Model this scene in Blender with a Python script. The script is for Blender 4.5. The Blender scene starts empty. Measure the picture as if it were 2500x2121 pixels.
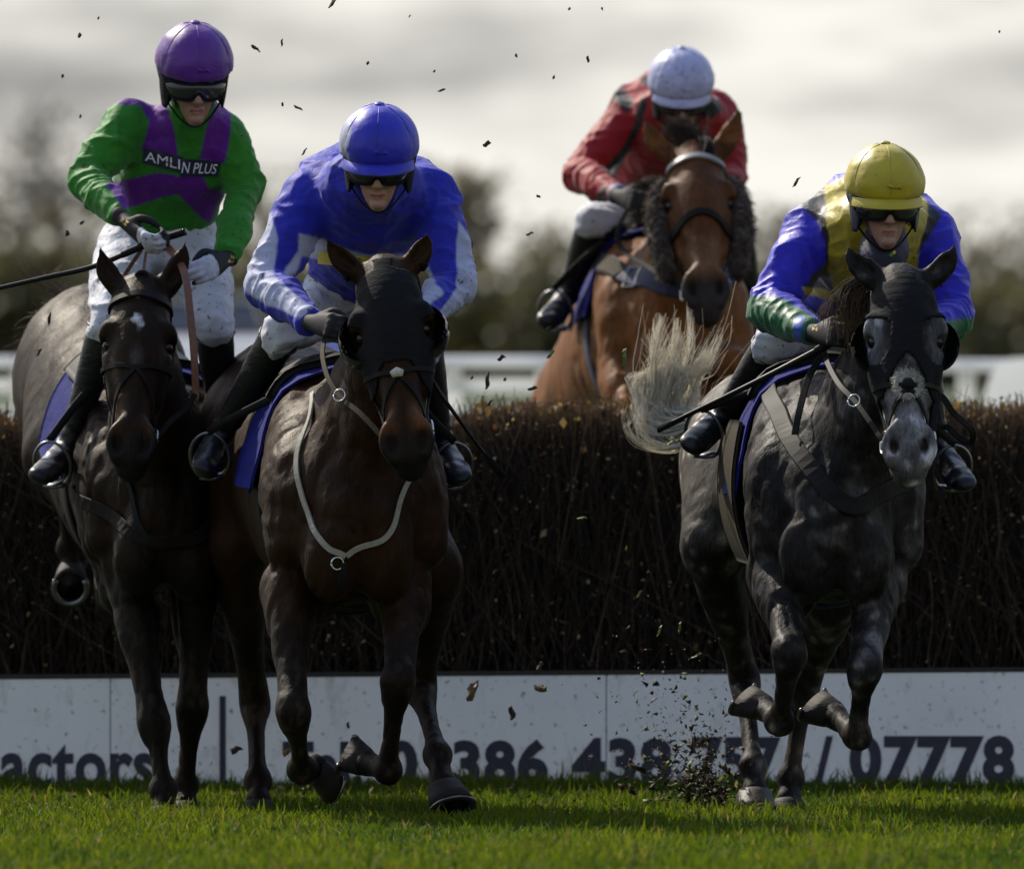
import bpy, math, random
import numpy as np
from mathutils import Vector, Matrix
from mathutils.bvhtree import BVHTree

# ------------------------------------------------------------------ camera, sky, sun, exposure
SC = bpy.context.scene
COL = SC.collection
R = math.radians
FPX, CX, HY, ZC = 26600.0, 1250.0, 1220.0, 1.0      # focal length (photo px), centre column, horizon row, eye height

cam_d = bpy.data.cameras.new('camera')
cam = bpy.data.objects.new('camera', cam_d)
COL.objects.link(cam)
cam.location = (0, 0, ZC)
cam.rotation_euler = (R(90), 0, 0)
cam_d.sensor_width = 36.0
cam_d.lens = 36.0 * FPX / 2500.0
cam_d.shift_y = (HY - 1060.5) / 2500.0
cam_d.clip_start = 1.0
cam_d.clip_end = 4000.0
cam_d.dof.use_dof = True
cam_d.dof.focus_distance = 33.9
cam_d.dof.aperture_fstop = 4.0
SC.camera = cam

SUN_EL, SUN_AZ = R(41), R(-36)                       # behind the fence, to the left
world = bpy.data.worlds.new('World')
SC.world = world
world.use_nodes = True
SUN_STRENGTH = 3.3

def build_world():
    nt = world.node_tree
    nt.nodes.clear()
    N, L = nt.nodes.new, nt.links.new
    out = N('ShaderNodeOutputWorld')
    bg_s = N('ShaderNodeBackground'); bg_c = N('ShaderNodeBackground'); mix = N('ShaderNodeMixShader')
    sky = N('ShaderNodeTexSky'); sky.sky_type = 'NISHITA'; sky.sun_disc = False
    sky.sun_elevation = SUN_EL; sky.sun_rotation = SUN_AZ
    sky.air_density = 1.0; sky.dust_density = 1.2; sky.ozone_density = 1.4
    L(sky.outputs[0], bg_s.inputs[0]); bg_s.inputs[1].default_value = 0.15
    tc = N('ShaderNodeTexCoord'); sep = N('ShaderNodeSeparateXYZ')
    L(tc.outputs['Generated'], sep.inputs[0])
    # cloud bands lie flat over the horizon: stretch the direction in elevation
    mp = N('ShaderNodeMapping'); mp.inputs['Scale'].default_value = (14, 14, 62)
    mp.inputs['Location'].default_value = (3.6, 0.9, 2.2)
    L(tc.outputs['Generated'], mp.inputs[0])
    n1 = N('ShaderNodeTexNoise'); n1.inputs['Scale'].default_value = 1.0; n1.inputs['Detail'].default_value = 6; n1.inputs['Roughness'].default_value = 0.58
    L(mp.outputs[0], n1.inputs['Vector'])
    cr = N('ShaderNodeValToRGB')
    e = cr.color_ramp.elements
    e[0].position = 0.33; e[0].color = (0.165, 0.162, 0.155, 1)
    e[1].position = 0.58; e[1].color = (0.53, 0.515, 0.475, 1)
    m = e.new(0.44); m.color = (0.31, 0.302, 0.283, 1)
    L(n1.outputs[0], cr.inputs[0])
    L(cr.outputs[0], bg_c.inputs[0]); bg_c.inputs[1].default_value = 1.0
    # cover: closed near the horizon, broken higher up
    n2 = N('ShaderNodeTexNoise'); n2.inputs['Scale'].default_value = 2.2; n2.inputs['Detail'].default_value = 4
    L(tc.outputs['Generated'], n2.inputs['Vector'])
    a = N('ShaderNodeMath'); a.operation = 'MULTIPLY_ADD'; a.inputs[1].default_value = -2.4; a.inputs[2].default_value = 1.05
    L(sep.outputs[2], a.inputs[0])
    b = N('ShaderNodeMath'); b.operation = 'ADD'; L(a.outputs[0], b.inputs[0])
    c = N('ShaderNodeMath'); c.operation = 'MULTIPLY_ADD'; c.inputs[1].default_value = 2.0; c.inputs[2].default_value = -0.62
    L(n2.outputs[0], c.inputs[0]); L(c.outputs[0], b.inputs[1]); b.use_clamp = True
    L(b.outputs[0], mix.inputs[0]); L(bg_s.outputs[0], mix.inputs[1]); L(bg_c.outputs[0], mix.inputs[2])
    L(mix.outputs[0], out.inputs[0])
build_world()

sun_d = bpy.data.lights.new('sun', 'SUN')
sun_d.energy = SUN_STRENGTH
sun_d.angle = R(0.7)
sun_d.color = (1.0, 0.92, 0.78)
sun = bpy.data.objects.new('sun', sun_d)
COL.objects.link(sun)
TO_SUN = Vector((math.sin(SUN_AZ) * math.cos(SUN_EL), math.cos(SUN_AZ) * math.cos(SUN_EL), math.sin(SUN_EL)))
sun.rotation_euler = TO_SUN.to_track_quat('Z', 'Y').to_euler()
sun.location = TO_SUN * 60

vs = SC.view_settings
vs.view_transform = 'Standard'
vs.look = 'None'
vs.exposure = 0.90
vs.gamma = 1.0
vs.use_curve_mapping = False
SC.render.engine = 'CYCLES'
SC.cycles.use_denoising = True
SC.cycles.max_bounces = 6
SC.cycles.transparent_max_bounces = 6
SC.cycles.sample_clamp_indirect = 6.0

rng = np.random.default_rng(7)
random.seed(7)

def P(px, py, d):
    """a point seen at a photo pixel, standing d metres away"""
    return np.array([(px - CX) * d / FPX, d, ZC - (py - HY) * d / FPX])

def V3(v): return np.asarray(v, dtype=float)
def unit(v):
    v = V3(v); return v / max(np.linalg.norm(v), 1e-9)

# ------------------------------------------------------------------ materials
MATS = {}
def new_mat(name):
    m = bpy.data.materials.new(name); m.use_nodes = True
    nt = m.node_tree
    b = nt.nodes['Principled BSDF']
    MATS[name] = m
    return m, nt, b

def noise_node(nt, scale, detail=3, rough=0.5, stretch=None, coord='Object'):
    tc = nt.nodes.new('ShaderNodeTexCoord')
    n = nt.nodes.new('ShaderNodeTexNoise')
    n.inputs['Scale'].default_value = scale; n.inputs['Detail'].default_value = detail; n.inputs['Roughness'].default_value = rough
    if stretch:
        mp = nt.nodes.new('ShaderNodeMapping'); mp.inputs['Scale'].default_value = stretch
        nt.links.new(tc.outputs[coord], mp.inputs[0]); nt.links.new(mp.outputs[0], n.inputs['Vector'])
    else:
        nt.links.new(tc.outputs[coord], n.inputs['Vector'])
    return n

def ramp(nt, src, stops):
    r = nt.nodes.new('ShaderNodeValToRGB')
    el = r.color_ramp.elements
    while len(el) < len(stops): el.new(0.5)
    for e, (p, c) in zip(el, stops):
        e.position = p; e.color = (*c, 1) if len(c) == 3 else c
    nt.links.new(src, r.inputs[0])
    return r

def mixcol(nt, fac, a, b, mode='MIX'):
    m = nt.nodes.new('ShaderNodeMix'); m.data_type = 'RGBA'; m.blend_type = mode
    for s, v in ((m.inputs[0], fac), (m.inputs[6], a), (m.inputs[7], b)):
        if hasattr(v, 'is_output') or isinstance(v, bpy.types.NodeSocket): nt.links.new(v, s)
        elif isinstance(v, (int, float)): s.default_value = v
        else: s.default_value = (*v, 1) if len(v) == 3 else v
    return m.outputs[2]

def bump(nt, b, h, strength, dist):
    bp = nt.nodes.new('ShaderNodeBump'); bp.inputs['Strength'].default_value = strength; bp.inputs['Distance'].default_value = dist
    nt.links.new(h, bp.inputs['Height'])
    nt.links.new(bp.outputs[0], b.inputs['Normal'])
    return bp

def simple(name, col, rough=0.5, var=0.25, scale=30, metal=0.0, spec=0.5, bmp=0.0, bscale=None, bdist=0.003, attr=False, sheen=0.0, stretch=None, coat=0.0):
    m, nt, b = new_mat(name)
    n = noise_node(nt, scale, 4, 0.6, stretch)
    r = ramp(nt, n.outputs[0], [(0.25, (1 - var,) * 3), (0.75, (1 + var * 0.6,) * 3)])
    if attr:
        a = nt.nodes.new('ShaderNodeVertexColor'); a.layer_name = 'Col'; base = a.outputs[0]
    else:
        base = col
    c = mixcol(nt, 1.0, base, r.outputs[0], 'MULTIPLY')
    nt.links.new(c, b.inputs['Base Color'])
    b.inputs['Roughness'].default_value = rough
    b.inputs['Metallic'].default_value = metal
    b.inputs['Specular IOR Level'].default_value = spec
    if sheen:
        b.inputs['Sheen Weight'].default_value = sheen; b.inputs['Sheen Roughness'].default_value = 0.4
    if coat: b.inputs['Coat Weight'].default_value = coat; b.inputs['Coat Roughness'].default_value = 0.2
    if bmp:
        n2 = noise_node(nt, bscale or scale, 4, 0.6, stretch)
        bump(nt, b, n2.outputs[0], bmp, bdist)
    return m

def coat_mat(name, dapple=0.0):
    m, nt, b = new_mat(name)
    a = nt.nodes.new('ShaderNodeVertexColor'); a.layer_name = 'Col'
    n = noise_node(nt, 7, 4, 0.6)
    r = ramp(nt, n.outputs[0], [(0.3, (0.62,) * 3), (0.7, (1.45,) * 3)])
    c = mixcol(nt, 1.0, a.outputs[0], r.outputs[0], 'MULTIPLY')
    if dapple:
        v = nt.nodes.new('ShaderNodeTexVoronoi'); v.inputs['Scale'].default_value = 17; v.feature = 'SMOOTH_F1'
        tc = nt.nodes.new('ShaderNodeTexCoord')
        nz = noise_node(nt, 9, 3)
        add = nt.nodes.new('ShaderNodeVectorMath'); add.operation = 'MULTIPLY_ADD'; add.inputs[1].default_value = (0.09, 0.09, 0.09)
        nt.links.new(nz.outputs['Color'], add.inputs[0]); nt.links.new(tc.outputs['Object'], add.inputs[2]); nt.links.new(add.outputs[0], v.inputs['Vector'])
        dr = ramp(nt, v.outputs['Distance'], [(0.10, (9.5, 9.5, 9.8)), (0.36, (2.2, 2.2, 2.2)), (0.6, (0.6, 0.58, 0.57))])
        n3 = noise_node(nt, 3.2, 3)
        fr = ramp(nt, n3.outputs[0], [(0.38, (0, 0, 0)), (0.56, (1, 1, 1))])
        dm = mixcol(nt, fr.outputs[0], (1, 1, 1), dr.outputs[0])
        c = mixcol(nt, dapple, c, mixcol(nt, 1.0, c, dm, 'MULTIPLY'))
        fl = noise_node(nt, 95, 3, 0.7, (1, 1, 0.35))
        fr2 = ramp(nt, fl.outputs[0], [(0.35, (0.55,) * 3), (0.7, (1.9,) * 3)])
        c = mixcol(nt, 0.7, c, mixcol(nt, 1.0, c, fr2.outputs[0], 'MULTIPLY'))
    else:
        fl = noise_node(nt, 60, 3, 0.7, (1, 1, 0.3))
        fr2 = ramp(nt, fl.outputs[0], [(0.3, (0.75,) * 3), (0.7, (1.3,) * 3)])
        c = mixcol(nt, 1.0, c, fr2.outputs[0], 'MULTIPLY')
    nt.links.new(c, b.inputs['Base Color'])
    rr = ramp(nt, n.outputs[0], [(0.3, (0.46,) * 3), (0.7, (0.66,) * 3)])
    nt.links.new(rr.outputs[0], b.inputs['Roughness'])
    b.inputs['Specular IOR Level'].default_value = 0.105 if not dapple else 0.08
    b.inputs['Specular Tint'].default_value = (1.0, 0.78, 0.55, 1) if not dapple else (1, .95, .9, 1)
    b.inputs['Sheen Weight'].default_value = 0.004
    b.inputs['Sheen Roughness'].default_value = 0.35
    h1 = noise_node(nt, 130, 3, 0.6, (1, 1, 0.25))
    h2 = noise_node(nt, 9, 4, 0.6, (1, 1, 0.55))
    ad = nt.nodes.new('ShaderNodeMath'); ad.operation = 'MULTIPLY_ADD'; ad.inputs[1].default_value = 5.0
    nt.links.new(h2.outputs[0], ad.inputs[0]); nt.links.new(h1.outputs[0], ad.inputs[2])
    bump(nt, b, ad.outputs[0], 0.45, 0.004)
    return m

def silk_mat(name, rough=0.5, specks=0.6, fold=0.7, spec=0.5, mud=0.012):
    m, nt, b = new_mat(name)
    a = nt.nodes.new('ShaderNodeVertexColor'); a.layer_name = 'Col'
    n = noise_node(nt, 12, 3)
    r = ramp(nt, n.outputs[0], [(0.3, (0.86,) * 3), (0.7, (1.1,) * 3)])
    c = mixcol(nt, 1.0, a.outputs[0], r.outputs[0], 'MULTIPLY')
    # mud thrown up by the field
    sp = noise_node(nt, 62, 2, 0.5)
    big = noise_node(nt, 5, 2, 0.5)
    ad = nt.nodes.new('ShaderNodeMath'); ad.operation = 'MULTIPLY_ADD'; ad.inputs[1].default_value = 0.35
    nt.links.new(big.outputs[0], ad.inputs[0]); nt.links.new(sp.outputs[0], ad.inputs[2])
    sr = ramp(nt, ad.outputs[0], [(0.855 - mud, (0, 0, 0)), (0.88 - mud, (specks,) * 3)])
    c = mixcol(nt, sr.outputs[0], c, (0.022, 0.018, 0.012))
    nt.links.new(c, b.inputs['Base Color'])
    b.inputs['Roughness'].default_value = rough
    b.inputs['Specular IOR Level'].default_value = spec
    b.inputs['Sheen Weight'].default_value = 0.12
    f1 = noise_node(nt, 9, 1.5, 0.5, (1, 1, 1.8)); f1.inputs['Distortion'].default_value = 0.9
    f2 = noise_node(nt, 26, 1.5, 0.5, (1.4, 1, 0.9)); f2.inputs['Distortion'].default_value = 0.6
    ad2 = nt.nodes.new('ShaderNodeMath'); ad2.operation = 'MULTIPLY_ADD'; ad2.inputs[1].default_value = 3.2
    nt.links.new(f1.outputs[0], ad2.inputs[0]); nt.links.new(f2.outputs[0], ad2.inputs[2])
    bump(nt, b, ad2.outputs[0], fold, 0.008)
    return m

COAT = {k: coat_mat('coat_' + k, d) for k, d in (('brown', 0), ('bay', 0), ('chestnut', 0), ('grey', 1.0))}
M_LEATHER = simple('black_leather', (0.010, 0.009, 0.008), 0.62, 0.4, 40, spec=0.10, bmp=0.3, bscale=140, bdist=0.001)
M_BROWNLEATHER = simple('brown_leather', (0.13, 0.045, 0.018), 0.5, 0.4, 60, bmp=0.4, bscale=200, bdist=0.001)
M_WEBBING = simple('pale_webbing', (0.24, 0.22, 0.17), 0.7, 0.25, 60, bmp=0.3, bscale=220, bdist=0.001)
M_NAVYWEB = simple('navy_webbing', (0.012, 0.014, 0.05), 0.7, 0.3, 60, bmp=0.3, bscale=200, bdist=0.001)
M_OLIVEWEB = simple('olive_webbing', (0.035, 0.028, 0.016), 0.8, spec=0.1, var=0.3, scale=60, bmp=0.3, bscale=200, bdist=0.001)
M_METAL = simple('steel', (0.55, 0.54, 0.52), 0.28, 0.2, 60, metal=1.0)
M_DARKMETAL = simple('dark_steel', (0.16, 0.16, 0.17), 0.32, 0.2, 60, metal=0.9)
M_BOOT = simple('boot_leather', (0.009, 0.009, 0.010), 0.42, 0.4, 25, spec=0.28, bmp=0.45, bscale=22, bdist=0.008, stretch=(1, 1, 2.4))
M_HOOF = simple('hoof_horn', (0.018, 0.015, 0.013), 0.7, 0.5, 40, spec=0.2, bmp=0.5, bscale=60, bdist=0.003, stretch=(0.6, 0.6, 3))
M_PALEHOOF = simple('muddy_hoof_horn', (0.045, 0.038, 0.028), 0.55, 0.6, 30, spec=0.3, bmp=0.5, bscale=60, bdist=0.003)
M_EYE = simple('eye', (0.010, 0.006, 0.004), 0.12, 0.2, 50, spec=0.35)
M_HOOD = simple('hood_cloth', (0.007, 0.007, 0.008), 0.85, 0.3, 30, spec=0.12, bmp=0.5, bscale=26, bdist=0.006, stretch=(0.6, 1, 2.6))
M_PLASTIC = simple('black_plastic', (0.012, 0.012, 0.013), 0.16, 0.2, 30, spec=0.55)
M_SHEEP = simple('sheepskin', (0.030, 0.014, 0.007), 0.95, 0.5, 60, bmp=1.0, bscale=70, bdist=0.02, sheen=0.3)
M_WOOL = simple('pale_sheepskin', (0.45, 0.40, 0.33), 0.95, 0.35, 60, bmp=0.6, bscale=90, bdist=0.006)
M_CLOTH = simple('blue_saddlecloth', (0.012, 0.015, 0.125), 0.85, 0.3, 25, spec=0.1, bmp=0.6, bscale=16, bdist=0.012)
M_SKIN, _nt, _b = new_mat('skin')
_a = _nt.nodes.new('ShaderNodeVertexColor'); _a.layer_name = 'Col'
_n = noise_node(_nt, 60, 3); _r = ramp(_nt, _n.outputs[0], [(0.3, (0.86,) * 3), (0.7, (1.1,) * 3)])
_sp = noise_node(_nt, 120, 2); _sr = ramp(_nt, _sp.outputs[0], [(.70, (0,) * 3), (.73, (.7,) * 3)])
_nt.links.new(mixcol(_nt, _sr.outputs[0], mixcol(_nt, 1.0, _a.outputs[0], _r.outputs[0], 'MULTIPLY'), (.03, .02, .015)), _b.inputs['Base Color'])
_b.inputs['Roughness'].default_value = 0.5; _b.inputs['Subsurface Weight'].default_value = 0.12; _b.inputs['Subsurface Radius'].default_value = (0.012, 0.005, 0.003); _b.inputs['Subsurface Scale'].default_value = 1.0
M_SILK = silk_mat('silk', 0.62, 0.8, 0.34, 0.16)
M_SATIN = silk_mat('satin', 0.5, 0.65, 0.32, 0.22)
M_BREECH = silk_mat('breeches', 0.65, 0.75, 0.5, 0.2, 0.03)
M_CAP = silk_mat('cap_silk', 0.46, 0.5, 0.16, 0.35)
M_GLOVE = simple('glove', (0.012, 0.012, 0.013), 0.7, 0.3, 60, spec=0.2, bmp=0.4, bscale=90, bdist=0.002, attr=True)
M_WHIP = simple('whip_shaft', (0.010, 0.009, 0.008), 0.4, 0.3, 60, spec=0.15)
M_GOLD = simple('gold_print', (0.42, 0.30, 0.05), 0.5, 0.2, 60)
M_WHITEPRINT = simple('white_print', (0.72, 0.72, 0.76), 0.6, 0.15, 60)
M_NAVY = simple('navy_badge', (0.010, 0.011, 0.035), 0.65, 0.3, 60)
M_YELLOWPRINT = simple('yellow_print', (0.62, 0.52, 0.03), 0.6, 0.2, 60)
M_BLACKPRINT = simple('black_print', (0.012, 0.012, 0.012), 0.6, 0.2, 60)
def hair_mat(name, c1, c2, rough=0.55):
    m, nt, b = new_mat(name)
    a = nt.nodes.new('ShaderNodeVertexColor'); a.layer_name = 'Col'
    c = mixcol(nt, a.outputs[0], c1, c2)
    nt.links.new(c, b.inputs['Base Color']); b.inputs['Roughness'].default_value = rough
    b.inputs['Specular IOR Level'].default_value = 0.3
    tr = nt.nodes.new('ShaderNodeBsdfTranslucent'); nt.links.new(c, tr.inputs[0])
    mx = nt.nodes.new('ShaderNodeMixShader'); mx.inputs[0].default_value = 0.35
    out = nt.nodes['Material Output']
    nt.links.new(b.outputs[0], mx.inputs[1]); nt.links.new(tr.outputs[0], mx.inputs[2]); nt.links.new(mx.outputs[0], out.inputs[0])
    return m
M_TAILCREAM = hair_mat('cream_hair', (0.66, 0.60, 0.46), (0.94, 0.91, 0.82))
M_HAIRDARK = hair_mat('dark_hair', (0.02, 0.014, 0.010), (0.13, 0.10, 0.07))
M_HAIRBROWN = hair_mat('brown_hair', (0.03, 0.018, 0.011), (0.20, 0.13, 0.075))

# ------------------------------------------------------------------ object helpers
def link(o, parent=None):
    COL.objects.link(o)
    if parent is not None: o.parent = parent
    return o

def thing(name, label, cat, loc, group=None):
    """an Empty at a thing's base; parts keep their world coordinates"""
    o = bpy.data.objects.new(name, None)
    o.empty_display_size = 0.1
    link(o)
    o.location = V3(loc)
    o['label'] = label; o['category'] = cat
    if group: o['group'] = group
    return o

def mesh_obj(name, verts, faces, mat, parent=None, smooth=True, col=None, label=None, kind=None):
    """verts in world coordinates; faces an (n,k) array or a list of lists"""
    verts = np.asarray(verts, dtype=np.float64)
    if parent is not None:
        off = np.zeros(3); q = parent
        while q is not None:
            off += np.array(q.location); q = q.parent
        verts = verts - off
    me = bpy.data.meshes.new(name)
    if isinstance(faces, np.ndarray):
        n, k = faces.shape
        me.vertices.add(len(verts)); me.vertices.foreach_set('co', verts.astype(np.float32).ravel())
        me.loops.add(n * k); me.loops.foreach_set('vertex_index', faces.astype(np.int32).ravel())
        me.polygons.add(n); me.polygons.foreach_set('loop_start', np.arange(0, n * k, k, dtype=np.int32))
        me.update(calc_edges=True)
    else:
        me.from_pydata([tuple(v) for v in verts], [], [tuple(f) for f in faces]); me.update()
    if smooth: me.polygons.foreach_set('use_smooth', np.ones(len(me.polygons), dtype=bool))
    if col is not None:
        c = np.asarray(col, dtype=np.float32)
        if c.ndim == 1: c = np.tile(c, (len(verts), 1))
        if c.shape[1] == 3: c = np.concatenate([c, np.ones((len(c), 1), np.float32)], 1)
        at = me.color_attributes.new('Col', 'FLOAT_COLOR', 'POINT'); at.data.foreach_set('color', c.ravel())
    me.validate()
    me.materials.append(mat)
    o = bpy.data.objects.new(name, me)
    link(o, parent)
    if label: o['label'] = label
    if kind: o['kind'] = kind
    return o

def catmull(pts, n):
    """resample a polyline smoothly; rows may hold any number of columns"""
    p = np.asarray(pts, dtype=float)
    if len(p) == 2:
        t = np.linspace(0, 1, n + 1)[:, None]; return p[0] * (1 - t) + p[1] * t
    q = np.vstack([2 * p[0] - p[1], p, 2 * p[-1] - p[-2]])
    out = []
    for i in range(len(p) - 1):
        a, b, c, d = q[i:i + 4]
        for t in np.linspace(0, 1, n, endpoint=False):
            out.append(0.5 * (2 * b + (c - a) * t + (2 * a - 5 * b + 4 * c - d) * t * t + (3 * b - a - 3 * c + d) * t ** 3))
    out.append(p[-1])
    return np.array(out)

def tube(path, rad, sides=8, hint=(0, 0, 1), flat=1.0):
    """closed tube along a path (n,3); rad scalar or (n,)"""
    p = np.asarray(path, float); n = len(p)
    rad = np.broadcast_to(np.asarray(rad, float), (n,))
    t = np.gradient(p, axis=0); t /= np.linalg.norm(t, axis=1)[:, None] + 1e-12
    u = np.cross(t, V3(hint)); bad = np.linalg.norm(u, axis=1) < 1e-3
    u[bad] = np.cross(t[bad], (1, 0.3, 0.1)); u /= np.linalg.norm(u, axis=1)[:, None]
    w = np.cross(u, t)
    a = np.linspace(0, 2 * np.pi, sides, endpoint=False)
    v = p[:, None] + rad[:, None, None] * (np.cos(a)[None, :, None] * u[:, None] + flat * np.sin(a)[None, :, None] * w[:, None])
    v = v.reshape(-1, 3)
    i = np.arange(n - 1)[:, None] * sides; j = np.arange(sides)[None]; k = (j + 1) % sides
    f = [list(x) for x in np.stack([i + j, i + k, i + sides + k, i + sides + j], -1).reshape(-1, 4)]
    f.append(list(range(sides))[::-1]); f.append([(n - 1) * sides + s for s in range(sides)])
    return v, f

def ring(center, axis, r1, r2=None, tube_r=0.004, u=None, n=24, sides=6, arc=(0, 2 * np.pi)):
    r2 = r2 or r1
    ax = unit(axis); u = unit(np.cross(ax, (0, 0, 1)) if u is None else u); w = np.cross(ax, u)
    a = np.linspace(*arc, n)
    return tube(V3(center) + np.outer(np.cos(a) * r1, u) + np.outer(np.sin(a) * r2, w), tube_r, sides, ax)

def join(parts):
    vs_, fs, o = [], [], 0
    for v, f in parts:
        vs_.append(np.asarray(v)); fs += [[int(i) + o for i in x] for x in f]; o += len(v)
    return np.vstack(vs_), fs

def ribbon(path, normals, width, thick):
    """flat strap with square edges following a path"""
    p = np.asarray(path, float); n = len(p)
    t = np.gradient(p, axis=0); t /= np.linalg.norm(t, axis=1)[:, None] + 1e-12
    nn = np.asarray(normals, float); nn = nn - (nn * t).sum(1)[:, None] * t; nn /= np.linalg.norm(nn, axis=1)[:, None] + 1e-12
    s = np.cross(t, nn)
    w = np.broadcast_to(np.asarray(width, float), (n,))[:, None] / 2
    e = thick * 0.3
    rings = [p - s * w - nn * thick * .5, p + s * w - nn * thick * .5, p + s * w + nn * e * .2, p + s * w * .86 + nn * thick * .5, p - s * w * .86 + nn * thick * .5, p - s * w + nn * e * .2]
    v = np.stack(rings, 1).reshape(-1, 3); k = 6
    f = []
    for i in range(n - 1):
        for j in range(k):
            f.append([i * k + j, i * k + (j + 1) % k, (i + 1) * k + (j + 1) % k, (i + 1) * k + j])
    f.append(list(range(k))[::-1]); f.append([(n - 1) * k + j for j in range(k)])
    return v, f

def box(lo, hi):
    a, b = V3(lo), V3(hi)
    v = [(x, y, z) for x in (a[0], b[0]) for y in (a[1], b[1]) for z in (a[2], b[2])]
    return np.array(v), [[0, 1, 3, 2], [4, 6, 7, 5], [0, 4, 5, 1], [2, 3, 7, 6], [0, 2, 6, 4], [1, 5, 7, 3]]

# value noise
_perm = np.random.default_rng(3).random((32, 32, 32)).astype(np.float32)
def vnoise(p):
    p = np.asarray(p); i = np.floor(p).astype(int); f = p - i; f = f * f * (3 - 2 * f)
    out = 0
    for dx in (0, 1):
        for dy in (0, 1):
            for dz in (0, 1):
                w = (f[:, 0] if dx else 1 - f[:, 0]) * (f[:, 1] if dy else 1 - f[:, 1]) * (f[:, 2] if dz else 1 - f[:, 2])
                out = out + w * _perm[(i[:, 0] + dx) % 32, (i[:, 1] + dy) % 32, (i[:, 2] + dz) % 32]
    return out * 2 - 1

# ------------------------------------------------------------------ solid modelling on a distance grid
class Field:
    def __init__(s, lo, hi, h):
        s.h = h; s.lo = V3(lo); s.n = np.ceil((V3(hi) - s.lo) / h).astype(int) + 1
        s.v = np.full(s.n, 0.3, np.float32)
    def _rng(s, lo, hi):
        a = np.clip(np.floor((lo - s.lo) / s.h).astype(int), 0, s.n); b = np.clip(np.ceil((hi - s.lo) / s.h).astype(int) + 1, 0, s.n)
        return a, b
    def _grid(s, a, b):
        g = [(s.lo[i] + s.h * np.arange(a[i], b[i])).astype(np.float32) for i in range(3)]
        return g[0][:, None, None], g[1][None, :, None], g[2][None, None, :]
    def _merge(s, a, b, d, k, op):
        sl = tuple(slice(x, y) for x, y in zip(a, b)); c = s.v[sl]
        if op == 'sub':
            d = -d; h = np.maximum(k - np.abs(c - d), 0) / k; s.v[sl] = np.maximum(c, d) + h * h * k * 0.25
        else:
            h = np.maximum(k - np.abs(c - d), 0) / k; s.v[sl] = np.minimum(c, d) - h * h * k * 0.25
    def chain(s, st, U=(1, 0, 0), k=0.03, n=4, op='add', pad=0.035):
        """st rows: x,y,z,a,b  (a = radius along U, b = radius across)"""
        q = catmull(st, n) if len(st) > 2 else catmull(st, 2)
        q[:, 3:] = np.maximum(q[:, 3:], 0.002)
        m = q[:, 3:].max() + pad + k
        A, B = s._rng(q[:, :3].min(0) - m, q[:, :3].max(0) + m)
        if (B <= A).any(): return
        tmp = np.full(B - A, 0.3, np.float32)
        U = V3(U)
        for i in range(len(q) - 1):
            p0, p1 = q[i, :3], q[i + 1, :3]; L = np.linalg.norm(p1 - p0)
            if L < 1e-6: continue
            T = (p1 - p0) / L; u = unit(U - (U @ T) * T); w = np.cross(T, u)
            m = max(q[i, 3:].max(), q[i + 1, 3:].max()) + pad + k
            a, b = s._rng(np.minimum(p0, p1) - m, np.maximum(p0, p1) + m)
            if (b <= a).any(): continue
            X, Y, Z = s._grid(a, b); X = X - np.float32(p0[0]); Y = Y - np.float32(p0[1]); Z = Z - np.float32(p0[2])
            f = np.float32
            tt = X * f(T[0]) + Y * f(T[1]) + Z * f(T[2]); t = np.clip(tt / f(L), 0, 1)
            uu = X * f(u[0]) + Y * f(u[1]) + Z * f(u[2]); ww = X * f(w[0]) + Y * f(w[1]) + Z * f(w[2]); tt = tt - t * f(L)
            ra = f(q[i, 3]) + t * f(q[i + 1, 3] - q[i, 3]); rb = f(q[i, 4]) + t * f(q[i + 1, 4] - q[i, 4]); rc = (ra + rb) * f(.5)
            uu /= ra; ww /= rb; tt /= rc
            k0 = np.sqrt(uu * uu + ww * ww + tt * tt) + f(1e-5); uu /= ra; ww /= rb; tt /= rc
            k1 = np.sqrt(uu * uu + ww * ww + tt * tt) + f(1e-5 / max(q[i, 3], .002))
            d = k0 * (k0 - 1) / k1
            sl = tuple(slice(x - y, z - y) for x, z, y in zip(a, b, A))
            tmp[sl] = np.minimum(tmp[sl], d)
        s._merge(A, B, tmp, k, op)
    def ell(s, c, r, M=None, k=0.03, op='add', pad=0.035):
        """ellipsoid, M rows = local axes"""
        c, r = V3(c), V3(r); M = np.eye(3) if M is None else np.asarray(M)
        ext = np.sqrt(((M * r[:, None]) ** 2).sum(0)) + pad + k
        a, b = s._rng(c - ext, c + ext)
        if (b <= a).any(): return
        X, Y, Z = s._grid(a, b); X = X - c[0]; Y = Y - c[1]; Z = Z - c[2]
        k0 = 0; k1 = 0
        for i in range(3):
            e = (X * M[i, 0] + Y * M[i, 1] + Z * M[i, 2]) / r[i]; k0 = k0 + e * e; k1 = k1 + (e / r[i]) ** 2
        k0 = np.sqrt(k0) + 1e-5; k1 = np.sqrt(k1) + 1e-5 / r.min()
        s._merge(a, b, (k0 * (k0 - 1) / k1).astype(np.float32), k, op)
    def blur(s, n=1):
        for _ in range(n):
            for ax in range(3):
                v = s.v; m = np.moveaxis(v, ax, 0)
                m[1:-1] = 0.25 * m[:-2] + 0.5 * m[1:-1] + 0.25 * m[2:]
    def sample(s, p):
        g = (np.asarray(p) - s.lo) / s.h; g = np.clip(g, 0, s.n - 1.001); i = g.astype(int); f = g - i
        out = 0
        for dx in (0, 1):
            for dy in (0, 1):
                for dz in (0, 1):
                    w = (f[:, 0] if dx else 1 - f[:, 0]) * (f[:, 1] if dy else 1 - f[:, 1]) * (f[:, 2] if dz else 1 - f[:, 2])
                    out = out + w * s.v[i[:, 0] + dx, i[:, 1] + dy, i[:, 2] + dz]
        return out
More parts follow.
